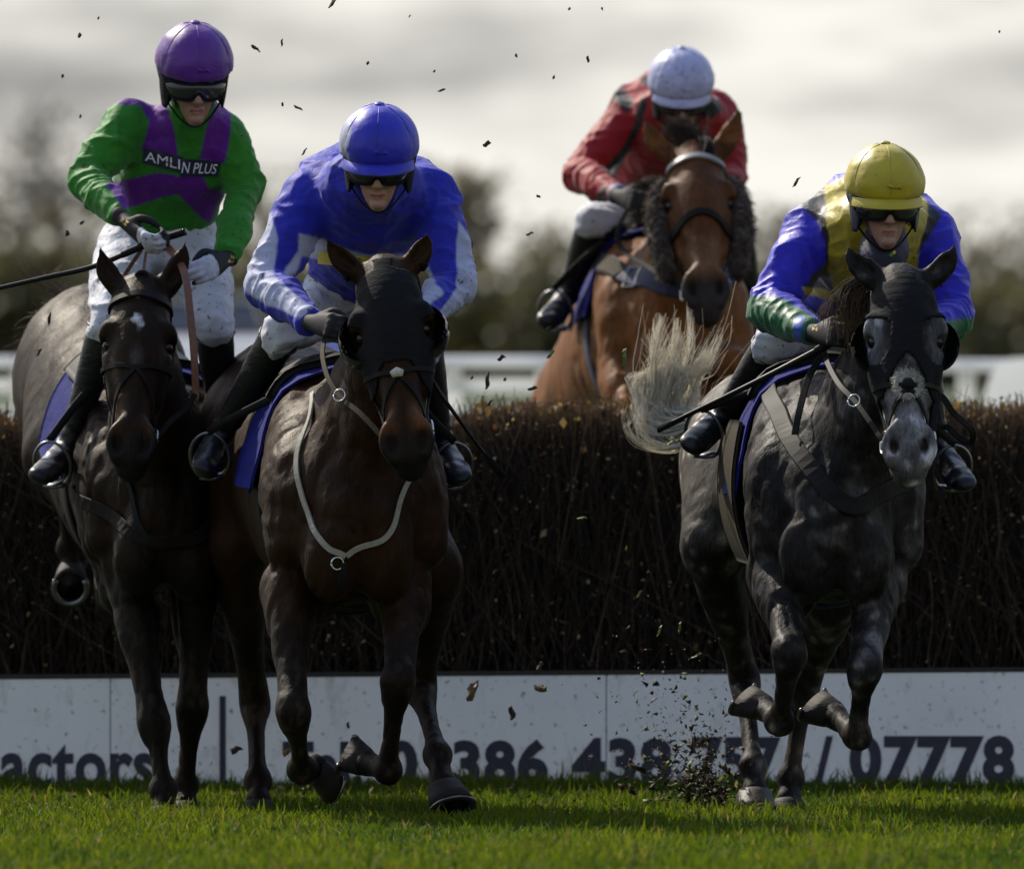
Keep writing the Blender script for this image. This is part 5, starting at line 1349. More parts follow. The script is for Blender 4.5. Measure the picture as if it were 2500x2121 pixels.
    for a in legs:
        lp = lambda i, t: a[i] + (a[i + 1] - a[i]) * t
        F.chain([np.r_[a[0], th * 1.12, th * 1.12], np.r_[lp(0, .5), th, th], np.r_[a[1], th * .74, th * .74], np.r_[lp(1, .09), th * .68, th * .68]], X, .05, 3)
    v, f = F.mesh(); nrm = F.grad(v); rg = 1 - np.abs(vnoise(v * (14, 14, 30) + 2)) * 2
    rg2 = 1 - np.abs(vnoise(v * (6, 6, 15) + 7)) * 2.2; v = v + nrm * (.003 * vnoise(v * (20, 20, 36)) + .004 * np.clip(rg, 0, 1) + .011 * np.clip(rg2, 0, 1) ** 1.4 - .004)[:, None]
    mesh_obj('breeches', v, f, M_BREECH, root, col=(.46, .47, .52))
    # --- boots
    for a in legs:
        lp = lambda i, t: a[i] + (a[i + 1] - a[i]) * t
        shin = unit(a[2] - a[1]); foot = unit(a[3] - a[2])
        F = Field(np.minimum(np.minimum(a[1], a[2]), a[3]) - .12, np.maximum(np.maximum(a[1], a[2]), a[3]) + .12, .0075)
        F.chain([np.r_[lp(1, .08), .062, .062], np.r_[lp(1, .3), .058, .06], np.r_[lp(1, .65), .046, .048], np.r_[lp(1, .92), .040, .040], np.r_[a[2], .040, .040]], X, .02, 3)
        heel = a[2] + shin * .03 - foot * .03
        F.chain([np.r_[heel, .034, .034], np.r_[a[2] + shin * .025 + foot * .03, .040, .040], np.r_[lp(2, .7) + shin * .022, .045, .036], np.r_[a[3] + shin * .01, .040, .027]], np.cross(shin, foot), .025, 4)
        v, f = F.mesh(); nrm = F.grad(v); t = (v - a[2]) @ shin
        v = v + nrm * (.003 * np.sin(t * 150 + 3 * vnoise(v * 18)) * ss(np.abs(t + .03), .10, .03) + .0015 * vnoise(v * 30))[:, None]
        mesh_obj('boot', v, f, M_BOOT, root)
        mesh_obj('boot_top', *ring(lp(1, .085), shin, .064, .064, .0045, n=26), M_BOOT, root)
    # --- helmet and its silk cap
    nth, nz = 72, 14
    def shell(r, zlo, ztop, zfun=None, bump_=0.0, inner=False):
        v, f = [], []
        for i in range(nz + 1):
            t = i / nz
            for j in range(nth):
                a = 2 * np.pi * j / nth; zl = zlo if zfun is None else zfun(a)
                ang = math.asin(np.clip(zl / r[2], -1, 1)) * (1 - t) + math.asin(np.clip(ztop / r[2], -1, 1)) * t
                k = math.cos(ang) * (1 + bump_ * abs(math.sin(3 * a)) ** .5 * math.cos(ang))
                v.append(h(r[0] * math.sin(a) * k, .008 - r[1] * math.cos(a) * k, r[2] * math.sin(ang)))
        for i in range(nz):
            for j in range(nth): f.append([i * nth + j, i * nth + (j + 1) % nth, (i + 1) * nth + (j + 1) % nth, (i + 1) * nth + j])
        return np.array(v), f
    # black shell: low at the ears and nape, cut away over the face
    def low(a):
        c = math.cos(a)                                    # 1 = front
        return -.048 - .102 * float(ss(np.array([c]), .74, .40)[0]) + .02 * float(ss(np.array([c]), -.2, -.9)[0])
    sv, sf = shell((.114, .131, .32), 0, .01, low)
    sv = np.array(sv); ins = (sv - O) * .82 + O; n0 = len(sv)
    sf2 = sf + [[x + n0 for x in q[::-1]] for q in sf] + [[(j + 1) % nth, j, n0 + j, n0 + (j + 1) % nth] for j in range(nth)]
    hel = mesh_obj('helmet', np.vstack([sv, ins]), sf2, M_PLASTIC if sp.get('gloss') else M_HOOD, root)
    cv, cf = shell((.121, .140, .125), -.026, .1249, lambda a: -.026 - .012 * math.cos(a), .035)
    n0 = len(cv); lipv = np.array([(p - O) * .95 + O - HZ * .003 for p in cv[:nth]])
    dd = np.array([(p - O) / np.linalg.norm(p - O) for p in cv]); lcz = (cv - O) @ HZ; wr = 1 - np.abs(vnoise(cv * (24, 24, 40))) * 2; cv = cv + dd * (.0035 * np.clip(wr, 0, 1) * ss(lcz, .07, -.01) + .0016 * vnoise(cv * 40))[:, None]
    cf = cf + [[(j + 1) % nth, j, n0 + j, n0 + (j + 1) % nth] for j in range(nth)] + [[nz * nth + j for j in range(nth)]]
    cv = np.vstack([cv, lipv]); lc = (cv - O) @ Rm / hs
    cap = mesh_obj('cap', cv, cf, M_CAP, hel, col=sp['cap'](lc))
    for j in range(6):
        a_ = j * math.pi / 3 + math.pi / 6 * 0; k_ = np.linspace(.05, .96, 14); an = np.array([math.asin(-.3) * (1 - t) + 1.45 * t for t in k_])
        mesh_obj('cap_seam', *tube(np.array([h(.1215 * math.sin(a_) * math.cos(q), .008 - .1405 * math.cos(a_) * math.cos(q), .1253 * math.sin(q)) for q in an]), .0016, 5), M_CAP, cap, col=sp['cap'](np.array([(.1215 * math.sin(a_) * math.cos(q), -.14 * math.cos(a_) * math.cos(q), 0) for q in np.repeat(an, 5)])) * .8)
    bt, bf = shell((.016, .016, .007), 0, .0068); mesh_obj('cap_button', bt + HZ * .126 * hs, bf, M_CAP, cap, col=sp['cap'](np.tile(V3((0, 0, .2)), (len(bt), 1))))
    c0 = sp['cap'](np.tile(V3((0, -.13, 0)), (1, 1)))[0]
    for sx in (-1, 1):
        mesh_obj('cap_bow', *tube([h(0.012, -.133, .0), h(.012 + sx * .014, -.137, .006), h(.012 + sx * .022, -.134, .002 - sx * .004)], [.004, .006, .003], 6), M_CAP, cap).data.color_attributes.new('Col', 'FLOAT_COLOR', 'POINT').data.foreach_set('color', np.tile(np.r_[c0, 1], (18, 1)).astype(np.float32).ravel())
    if sp.get('peak'):
        a = np.linspace(-1.15, 1.15, 25); L_ = sp['peak']; pv = []
        for k_, (e, dz) in enumerate(((0, 0), (.6, -.004), (1, -.014), (1, -.019), (.6, -.011), (0, -.008))):
            for t in a:
                q = L_ * e * math.cos(t * 1.25) ** .6 if abs(t * 1.25) < math.pi / 2 else 0
                pv.append(h((.119 + q * .5) * math.sin(t), .008 - (.139 + q) * math.cos(t), -.036 + dz - .012 * e))
        n0 = 25; pf = [[i * n0 + j, i * n0 + j + 1, (i + 1) * n0 + j + 1, (i + 1) * n0 + j] for i in range(5) for j in range(n0 - 1)]
        pc = np.tile(np.r_[c0, 1], (len(pv), 1)); pc[3 * n0:, :3] = (.012, .012, .013)
        mesh_obj('peak', pv, pf, M_CAP, hel, col=pc)
    # --- goggles
    a = np.linspace(-1.22, 1.22, 41); gv = []
    for lay in (0, 1):
        for row in range(6):
            e = row / 5
            for t in a:
                r0 = (.102 - .006 * lay, .136 - .006 * lay); nose = .016 * math.exp(-(t / .17) ** 2)
                top, bot = -.045 - .004 * abs(t), -.103 + nose * 1.35 + .020 * float(ss(np.array([abs(t)]), .75, 1.22)[0])
                bulge = .006 * math.sin(math.pi * e)
                gv.append(h((r0[0] + bulge) * math.sin(t), .008 - (r0[1] + bulge) * math.cos(t) ** .9, top + (bot - top) * e))
    na = len(a); gf = []
    for lay in (0, 1):
        for i in range(5):
            for j in range(na - 1):
                q = [lay * 6 * na + i * na + j, lay * 6 * na + i * na + j + 1, lay * 6 * na + (i + 1) * na + j + 1, lay * 6 * na + (i + 1) * na + j]; gf.append(q[::-1] if lay == 0 else q)
    bd = [j for j in range(na)] + [i * na + na - 1 for i in range(1, 6)] + [5 * na + j for j in range(na - 2, -1, -1)] + [i * na for i in range(4, 0, -1)]
    gf += [[bd[i], bd[(i + 1) % len(bd)], bd[(i + 1) % len(bd)] + 6 * na, bd[i] + 6 * na] for i in range(len(bd))]
    gg = mesh_obj('goggles', gv, gf, M_PLASTIC, root)
    mesh_obj('goggle_frame', *tube(np.array([gv[b] for b in bd] + [gv[bd[0]]]), .004, 6), M_HOOD, gg)
    for sx in (-1, 1):
        v, f = ribbon(np.array([h(sx * .097, -.035, -.064), h(sx * .112, .0, -.05), h(sx * .114, .04, -.035)]), np.tile(HX * sx, (3, 1)), .022, .004); mesh_obj('goggle_strap', v, f, M_HOOD, gg)
    # --- chin strap
    q = catmull([h(-.094, -.02, -.12), h(-.066, -.035, -.16), h(-.036, -.055, -.19), h(0, -.066, -.203), h(.036, -.055, -.19), h(.066, -.035, -.16), h(.094, -.02, -.12)], 5)
    v, f = ribbon(q, q - h(0, -.02, -.1), .016, .005); mesh_obj('chin_strap', v, f, M_LEATHER, hel)
    return dict(root=root, silk=silk, bvh=bvh, h=h, arms=arms, legs=legs, O=O, hel=hel)

def zp(ox, oy, s, pts): return [(ox + x / s, oy + y / s) for x, y in pts]
WHITE = V3((.33, .35, .48))
# 1: green and purple, sitting up on the left horse
GREEN, PURPLE = V3((.020, .155, .010)), V3((.085, .007, .175))
Z1 = (0, 0, 2.321)
def silk1(v, px, py):
    c = np.tile(GREEN, (len(v), 1))
    for poly in ([(640, 590), (705, 540), (900, 450), (960, 640), (985, 720), (1010, 880), (800, 850), (830, 760), (845, 680), (800, 590)],
                 [(1130, 900), (1185, 690), (1240, 560), (1310, 610), (1300, 820), (1270, 930), (1200, 930)],
                 [(590, 1040), (900, 980), (1150, 1000), (1180, 1060), (1260, 1085), (1190, 1270), (1130, 1230), (1015, 1105), (975, 1105), (700, 1185)]):
        m = in_poly(px, py, zp(*Z1, poly)); c[m] = PURPLE
    return c
def solid(c): return lambda l: np.tile(V3(c), (len(l), 1))
J1 = make_jockey(dict(label='jockey in green and purple silks with purple cap, sitting up on the leftmost horse', head=(475, 149, 35.3), rot=(9, 17, 0), skin=(.25, .135, .09),
    torso=[(412, 590, 35.74, .142, .115), (408, 515, 35.68, .165, .12), (415, 440, 35.62, .182, .125), (458, 345, 35.52, .150, .115), (464, 300, 35.47, .105, .085), (472, 272, 35.4, .06, .06)],
    arms=[[(322, 296, 35.5), (212, 436, 35.4), (288, 525, 35.16)], [(548, 330, 35.5), (596, 455, 35.5), (560, 610, 35.3)]], sleeve=((.078, .076, .068, .062, .044), (.07, .068, .062, .056, .044)),
    legs=[[(310, 610, 35.74), (270, 775, 35.36), (172, 1080, 35.48), (100, 1155, 35.22)], [(475, 610, 35.74), (522, 790, 35.40), (545, 1080, 35.6), (560, 1160, 35.4)]],
    silk=silk1, cap=solid((.085, .012, .20)), thigh=.092))
# 2: blue and white, on the centre horse
BLUE = V3((.015, .018, .32)); Z2 = (440, 220, 2.205)
def silk2(v, px, py):
    c = np.tile(BLUE, (len(v), 1))
    for poly in ([(480, 640), (525, 800), (505, 990), (575, 1060), (720, 1165), (640, 1230), (470, 1160), (370, 1100), (310, 1020), (415, 800)],
                 [(1500, 700), (1560, 800), (1580, 940), (1630, 1130), (1600, 1200), (1440, 1280), (1410, 1190), (1495, 1060), (1485, 900)], [(1300, 1000), (1340, 940), (1380, 1050), (1425, 1090), (1300, 1190)],
                 [(640, 770), (720, 790), (980, 880), (1240, 890), (1240, 985), (980, 960), (720, 905), (640, 890)], [(555, 985), (640, 860), (665, 870), (600, 1010)]):
        c[in_poly(px, py, zp(*Z2, poly))] = WHITE
    return c
J2 = make_jockey(dict(label='jockey in royal blue and white silks with blue cap, crouching on the centre horse', head=(926, 352, 34.0), rot=(-2, 15, 1), skin=(.32, .175, .12), grin=True, peak=.035,
    torso=[(880, 745, 34.95, .16, .13), (880, 640, 34.75, .165, .13), (893, 540, 34.45, .18, .14), (905, 470, 34.28, .175, .12), (914, 448, 34.2, .11, .09), (918, 440, 34.12, .07, .07)],
    back=[(800, 455, 34.42, .11, .10), (900, 425, 34.48, .13, .11), (1010, 465, 34.42, .11, .10)],
    arms=[[(752, 480, 34.36), (650, 695, 34.22), (752, 778, 33.95)], [(1055, 490, 34.36), (1110, 700, 34.2), (1035, 772, 33.98)]], sleeve=((.09, .082, .072, .062, .046), (.09, .080, .070, .064, .048)),
    legs=[[(810, 735, 34.98), (692, 808, 34.42), (538, 1062, 34.72), (503, 1138, 34.48)], [(950, 740, 34.98), (1030, 830, 34.45), (1078, 1085, 34.7), (1122, 1160, 34.45)]],
    silk=silk2, cap=lambda l: np.where(((l[:, 0] < -.085) & (l[:, 1] > -.085))[:, None], WHITE * .9, np.tile(V3((.016, .017, .38)), (len(l), 1)))))
# 3: red and black, behind the fence
RED = V3((.24, .006, .009)); BLK = V3((.010, .010, .012)); Z3 = (1240, 80, 2.673)
def silk3(v, px, py):
    c = np.tile(RED, (len(v), 1))
    for poly in ([(660, 405), (735, 345), (835, 455), (770, 525)], [(1330, 410), (1400, 490), (1335, 580), (1285, 510)], [(850, 300), (930, 280), (900, 350)],
                 [(840, 490), (900, 380), (900, 500), (860, 640), (810, 720), (740, 880), (700, 940), (610, 905), (650, 850), (740, 740), (810, 640)], [(590, 1010), (650, 990), (620, 1110), (575, 1110)]):
        c[in_poly(px, py, zp(*Z3, poly))] = BLK
    m = in_poly(px, py, zp(*Z3, [(665, 985), (800, 985), (800, 1140), (640, 1130)])); c[m] = (.10, .12, .26)
    return c
J3 = make_jockey(dict(label='jockey in red and black silks with pale lilac cap, jumping behind the fence', head=(1663, 196, 39.2), rot=(3, 20, 0), skin=(.26, .155, .11), peak=.02, hs=.95,
    torso=[(1560, 535, 40.1, .16, .13), (1592, 425, 39.85, .165, .13), (1640, 335, 39.55, .175, .13), (1652, 285, 39.42, .165, .11), (1660, 262, 39.35, .10, .085), (1663, 250, 39.28, .07, .07)],
    back=[(1560, 265, 39.55, .10, .09), (1640, 240, 39.6, .12, .10), (1735, 280, 39.55, .09, .09)],
    arms=[[(1535, 288, 39.5), (1413, 425, 39.32), (1505, 476, 38.98)], [(1752, 320, 39.5), (1785, 430, 39.4), (1765, 500, 39.0)]], sleeve=((.085, .074, .062, .054, .04),) * 2,
    legs=[[(1530, 540, 40.08), (1452, 540, 39.4), (1388, 712, 39.6), (1338, 780, 39.35)], [(1650, 540, 40.08), (1795, 560, 39.45), (1835, 720, 39.6), (1850, 790, 39.4)]],
    silk=silk3, cap=solid((.36, .37, .56))))
# 4: yellow, blue and green, on the grey
YEL, BL4, GR4 = V3((.36, .28, .016)), V3((.018, .012, .38)), V3((.008, .09, .028)); Z4 = (1740, 320, 2.321)
def silk4(v, px, py):
    c = np.tile(BL4, (len(v), 1))
    for poly, k in (([(470, 400), (625, 300), (660, 500), (670, 640), (650, 800), (700, 930), (500, 900), (560, 810), (640, 735), (645, 650), (600, 520)], BLK), ([(1190, 400), (1300, 480), (1225, 600), (1170, 690), (1150, 700)], BLK),
                    ([(625, 300), (760, 250), (1200, 380), (1215, 430), (1200, 560), (1165, 690), (1150, 830), (1150, 960), (720, 960), (650, 800), (665, 640), (645, 430)], YEL),
                    ([(500, 880), (660, 900), (720, 960), (520, 930)], YEL)):
        c[in_poly(px, py, zp(*Z4, poly))] = k
    c[in_poly(px, py, zp(*Z4, [(100, 925), (300, 940), (440, 965), (560, 1040), (620, 1100), (620, 1400), (100, 1400)]))] = GR4
    c[in_poly(px, py, zp(*Z4, [(1250, 1085), (1420, 1060), (1560, 1050), (1560, 1400), (1250, 1400)]))] = GR4
    c[in_poly(px, py, zp(*Z4, [(470, 1050), (520, 1040), (505, 1180), (475, 1190)]))] = V3((.04, .09, .42))
    return c
J4 = make_jockey(dict(label='jockey in blue, yellow and green silks with yellow cap, riding the grey horse', head=(2161, 448, 34.0), rot=(6, 8, 0), skin=(.30, .165, .115), peak=.03, silk_mat=M_SATIN, gloss=True,
    torso=[(2010, 800, 34.95, .16, .13), (2050, 700, 34.75, .165, .13), (2110, 620, 34.42, .175, .135), (2130, 560, 34.28, .17, .12), (2148, 535, 34.2, .11, .09), (2156, 525, 34.12, .07, .07)],
    back=[(2040, 535, 34.42, .11, .10), (2120, 500, 34.48, .13, .11), (2225, 545, 34.42, .10, .10)],
    arms=[[(1992, 560, 34.36), (1880, 755, 34.2), (1980, 806, 33.92)], [(2270, 570, 34.36), (2326, 770, 34.2), (2255, 820, 33.95)]], sleeve=((.092, .086, .074, .064, .048), (.085, .08, .072, .062, .048)),
    legs=[[(1950, 790, 34.98), (1892, 838, 34.42), (1765, 1015, 34.72), (1692, 1082, 34.48)], [(2110, 790, 34.98), (2245, 850, 34.45), (2285, 1080, 34.7), (2352, 1175, 34.42)]],
    silk=silk4, cap=solid((.38, .30, .014))))
# --- gloves
glove('glove', P(305, 540, 35.1), P(362, 592, 34.98), (.45, -.1, -.8), (.3, .9, -.2), J1['root'], 1.0)
glove('glove', P(552, 632, 35.26), P(508, 655, 35.12), (.2, -.2, -1), (-.1, .7, -.6), J1['root'], .55)
glove('glove', P(762, 788, 33.9), P(808, 795, 33.78), (.0, -.5, -1), (.6, .8, 0), J2['root'], 1.0, False)
glove('glove', P(1030, 782, 33.93), P(985, 800, 33.85), (.0, -.5, -1), (-.6, .8, 0), J2['root'], 1.0, False)
glove('glove', P(1512, 480, 38.92), P(1548, 490, 38.78), (.0, -.5, -1), (.6, .8, 0), J3['root'], 1.0, False)
glove('glove', P(1760, 505, 38.95), P(1730, 515, 38.85), (.0, -.5, -1), (-.6, .8, 0), J3['root'], 1.0, False)
glove('glove', P(1990, 812, 33.86), P(2035, 815, 33.72), (.0, -.5, -1), (.6, .8, 0), J4['root'], 1.0, False)
glove('glove', P(2250, 825, 33.9), P(2215, 835, 33.8), (.0, -.5, -1), (-.6, .8, 0), J4['root'], 1.0, False)

# --- prints on the silks, laid on the cloth
def drape(J, quad, nu, nv, off=.003, curve=0.0):
    """a grid of photo-plane points dropped onto the silks; returns a mapper (u,v) -> world"""
    q = np.array(quad, float)
    def at(u, v):
        u = np.asarray(u, float)[..., None]; v = np.asarray(v, float)[..., None]
        p = (q[0] * (1 - u) + q[1] * u) * (1 - v) + (q[3] * (1 - u) + q[2] * u) * v
        p[..., 1] += curve * 4 * (u * (1 - u))[..., 0]
        out = []
        for x, y in p.reshape(-1, 2):
            o = Vector(P(x, y, 33.0)); d = Vector(P(x, y, 37.0)) - o; hit = J['bvh'].ray_cast(o, d.normalized())
            out.append(np.array(hit[0] - d.normalized() * off) if hit[0] is not None else np.array([np.nan] * 3))
        out = np.array(out)
        return out
    return at
def patch(name, J, quad, mat, off=.003, nu=28, nv=8, curve=0.0, smooth_it=4):
    at = drape(J, quad, nu, nv, off, curve)
    U, Vv = np.meshgrid(np.linspace(0, 1, nu), np.linspace(0, 1, nv)); p = at(U.ravel(), Vv.ravel())
    bad = np.isnan(p[:, 0])
    if bad.any(): p[bad, 1] = np.nanmean(p[:, 1]); p[bad] = [P(*((np.array(quad[0]) * (1 - u) + np.array(quad[1]) * u) * (1 - v_) + (np.array(quad[3]) * (1 - u) + np.array(quad[2]) * u) * v_), np.nanmean(p[:, 1])) for u, v_ in zip(U.ravel()[bad], Vv.ravel()[bad])]
    f = [[i * nu + j, (i + 1) * nu + j, (i + 1) * nu + j + 1, i * nu + j + 1] for i in range(nv - 1) for j in range(nu - 1)]
    return mesh_obj(name, p, f, mat, J['silk']), at
def letters(J, at, body, u0, u1, v0, v1, mat, bold=.03, name='lettering', lift=.003, shear=0.0):
    def mp(v):
        lo, hi = v.min(0), v.max(0)
        p = at(u0 + (v[:, 0] - lo[0]) / (hi[0] - lo[0]) * (u1 - u0), v1 + (v[:, 1] - lo[1]) / (hi[1] - lo[1]) * (v0 - v1)); bad = np.isnan(p[:, 0])
        p[bad] = np.nanmean(p, 0); p[:, 1] -= lift; return p
    return text_on(name, body, 1.0, mp, mat, J['silk'], bold, shear=shear)
bd_, at = patch('badge', J1, zp(*Z1, [(812, 838), (1038, 890), (1038, 985), (806, 925)]), M_NAVY, .004)
letters(J1, at, 'AMLI', .06, .92, .20, .80, M_WHITEPRINT, 0.0)
bd_, at = patch('badge', J1, zp(*Z1, [(1030, 900), (1252, 918), (1235, 1002), (1020, 1000)]), M_NAVY, .004)
letters(J1, at, 'N PLUS', .03, .93, .18, .82, M_WHITEPRINT, 0.0, shear=.1)
bd_, at = patch('badge', J2, zp(*Z2, [(745, 868), (1205, 925), (1195, 985), (740, 935)]), M_YELLOWPRINT, .004)
letters(J2, at, 'S', .44, .50, .15, .85, M_BLACKPRINT)

def print_on(obj, body, cx, cy, w, h_, ang, mat, name='print', lift=.002, bold=0.0):
    """a small printed mark laid on a part, centred where the photo shows it"""
    q = obj; off = np.zeros(3)
    while q is not None: off += np.array(q.location); q = q.parent
    me = obj.data; vv = np.empty(len(me.vertices) * 3, np.float32); me.vertices.foreach_get('co', vv); vv = vv.reshape(-1, 3) + off
    bv = BVHTree.FromPolygons([tuple(x) for x in vv], [tuple(p.vertices) for p in me.polygons]); ca, sa = math.cos(ang), math.sin(ang)
    def place(x, y):
        px, py = cx + x * ca - y * sa, cy + x * sa + y * ca; o = Vector(P(px, py, 33.0)); d = (Vector(P(px, py, 42.0)) - o).normalized(); hit = bv.ray_cast(o, d)
        return np.array(hit[0] - d * lift) if hit[0] is not None else None
    def mp(v):
        lo, hi = v.min(0), v.max(0); out = [place((a[0] - lo[0]) / (hi[0] - lo[0]) * w - w / 2, h_ / 2 - (a[1] - lo[1]) / (hi[1] - lo[1]) * h_) for a in v]
        ok = [o for o in out if o is not None]
        if not ok: return np.array([P(cx, cy, 45)] * len(v))
        m = np.mean(ok, 0); return np.array([m if o is None else o for o in out])
    if body == 'ring':
        a = np.linspace(0, 2 * np.pi, 25); pts = [place(math.cos(t) * w / 2, math.sin(t) * h_ / 2) for t in a]
        if any(p_ is None for p_ in pts): return None
        return mesh_obj(name, *tube(np.array(pts), .0013, 5), mat, obj)
    if body == 'tab':
        g_ = [place(x, y) for y in (-h_ / 2, h_ / 2) for x in np.linspace(-w / 2, w / 2, 6)]
        if any(p_ is None for p_ in g_): return None
        return mesh_obj(name, np.array(g_), [[i, 6 + i, 7 + i, i + 1] for i in range(5)], mat, obj)
    return text_on(name, body, 1.0, mp, mat, obj, bold)
def kids(J, nm): return [c for c in J['root'].children if c.name.split('.')[0] == nm]
M_GREYPRINT = simple('grey_print', (.22, .22, .25), .6, .2, 60)
for J_, i_, cx, cy, an in ((J1, 0, 303, 541, -.9), (J1, 1, 566, 634, .4), (J4, 0, 1990, 797, .15)):
    gl = kids(J_, 'glove')[i_]; dx, dy = -math.sin(an) * 6, math.cos(an) * 6
    print_on(gl, 'W', cx - dx, cy - dy, 13, 9, an, M_GOLD, bold=.01); print_on(gl, 'M', cx + dx, cy + dy, 13, 9, an, M_GOLD, bold=.01)
for x_, y_ in ((337, 588), (350, 578), (366, 570)): print_on(kids(J1, 'glove')[0], 'A', x_ + 6, y_ + 6, 8, 8, -.5, M_NAVY)
print_on(kids(J4, 'boot')[0], 'ring', 1868, 861, 24, 29, 0, M_GREYPRINT); print_on(kids(J4, 'boot')[0], 'A', 1868, 861, 14, 18, -.3, M_GREYPRINT)
print_on(kids(J1, 'boot')[1], 'ring', 552, 826, 16, 26, 0, M_GREYPRINT); print_on(kids(J1, 'boot')[1], 'A', 552, 826, 9, 16, .3, M_GREYPRINT)
print_on(J1['hel'], 'tab', 493, 184, 30, 14, .05, M_GREYPRINT); print_on(J1['hel'], 'tab', 492, 196, 58, 8, .08, M_DARKMETAL)
print_on(J4['hel'], 'tab', 2186, 500, 54, 8, .05, M_DARKMETAL)
# --- dark neck tube of the fourth jockey
Fn = Field(P(2156, 620, 34.1) - .16, P(2156, 620, 34.1) + .16, .0065)
Fn.chain([np.r_[P(2162, 578, 34.12), .066, .06], np.r_[P(2158, 612, 34.08), .078, .07], np.r_[P(2148, 642, 34.06), .056, .06], np.r_[P(2142, 664, 34.07), .026, .04]], (1, 0, 0), .02, 4)
v, f = Fn.mesh(); nk = mesh_obj('neck_tube', v + Fn.grad(v) * (.003 * vnoise(v * 30))[:, None], f, M_NAVY, J4['root'])
print_on(nk, 'ANDREWS', 2118, 607, 36, 8, .98, M_GREYPRINT, 'lettering'); print_on(nk, 'BOWEN', 2109, 612, 30, 8, .98, M_GREYPRINT, 'lettering')
print_on(nk, 'tab', 2176, 622, 8, 8, .6, simple('green_patch', (.02, .25, .05), .6)); print_on(nk, 'tab', 2183, 616, 7, 8, .6, M_YELLOWPRINT)

# --- stirrups: each iron carries a foot and hangs from its own saddle
def hang(hz, J, i, top, cdx=(0, 0, 0), mat=None):
    sd = [c for c in hz['root'].children if c.name.split('.')[0] == 'saddle'][0]
    a = J['legs'][i]; shin = unit(a[2] - a[1]); fd = unit(a[3] - a[2])
    stirrup(sd, a[2] + (a[3] - a[2]) * .55 + shin * .02 + V3(cdx), fd, P(*top), mat, .062, .08)
hang(A, J1, 0, (262, 900, 35.4)); hang(A, J1, 1, (500, 900, 35.5))
hang(B, J2, 0, (690, 960, 34.35)); hang(B, J2, 1, (1010, 960, 34.4))
hang(C, J3, 0, (1475, 590, 39.3)); hang(C, J3, 1, (1770, 600, 39.4))
hang(D, J4, 0, (1880, 945, 34.35)); hang(D, J4, 1, (2200, 950, 34.4))

# --- whips
def whip(label, pts, grip_t=.25, r=.0075, cap_r=.012):
    q = catmull([P(*p) for p in pts], 10); n = len(q); g0 = max(3, int(n * grip_t))
    t = thing('riding_whip', label, 'whip', q[0])
    v, f = tube(q[:g0 + 1], np.r_[np.full(g0, r * 1.45), r * 1.3], 10); mesh_obj('grip', v, f, M_LEATHER, t)
    v, f = tube(q[g0 - 1:], np.linspace(r * 1.1, r * .75, n - g0 + 1), 8); mesh_obj('shaft', v, f, M_WHIP, t)
    v, f = tube(np.array([q[0] - unit(q[1] - q[0]) * .004, q[0] + unit(q[1] - q[0]) * .01]), cap_r, 12); mesh_obj('cap', v, f, M_PLASTIC, t)
    e = q[-1]; d = unit(q[-1] - q[-3]); v, f = ribbon(np.array([e - d * .05, e, e + d * .06]), np.tile(V3((0, -1, .3)), (3, 1)), .022, .006); mesh_obj('flap', v, f, M_LEATHER, t)
whip('long black whip held across by the green and purple jockey', [(452, 566, 34.98), (360, 596, 35.0), (230, 650, 35.0), (110, 678, 35.0), (-40, 712, 35.0), (-90, 724, 35.0)], .3, .0085)
whip('thin black whip sloping down from the right hand of the blue jockey', [(1020, 850, 33.95), (1061, 938, 33.98), (1110, 1010, 34.0), (1165, 1085, 34.05), (1205, 1135, 34.1)], .2, .0065)
whip('black whip pointing down left from the hand of the yellow capped jockey', [(2040, 830, 33.8), (1990, 858, 33.8), (1900, 905, 33.82), (1790, 960, 33.9), (1690, 1008, 34.0), (1640, 1032, 34.05)], .2, .0095)

# ------------------------------------------------------------------ turf, twigs and clods in the air
M_SOIL = simple('wet_soil', (.030, .020, .012), .8, .5, 90, bmp=.8, bscale=120, bdist=.004)
M_TURFBIT = simple('torn_grass', (.13, .17, .03), .6, .4, 60)
def clod(name, label, px, py, d, size, ang, mat, group, seed, elong=1.0):
    g = np.random.default_rng(seed); th = np.linspace(0, np.pi, 6); ph = np.linspace(0, 2 * np.pi, 8, endpoint=False)
    v = np.array([[math.sin(t) * math.cos(p) * elong, math.sin(t) * math.sin(p), math.cos(t) / max(elong, 1) ** .5] for t in th for p in ph]) * size * g.uniform(.6, 1.35, (48, 1))
    ca, sa = math.cos(ang), math.sin(ang); v[:, 2] += .35 * size * np.sin(v[:, 0] / size * 1.6); v = np.stack([v[:, 0] * ca - v[:, 2] * sa, v[:, 1], v[:, 0] * sa + v[:, 2] * ca], 1)
    f = [[i * 8 + j, i * 8 + (j + 1) % 8, (i + 1) * 8 + (j + 1) % 8, (i + 1) * 8 + j] for i in range(5) for j in range(8)]
    o = mesh_obj(name, v, f, mat, smooth=False); o.location = P(px, py, d); o['label'] = label; o['category'] = 'debris'; o['group'] = group
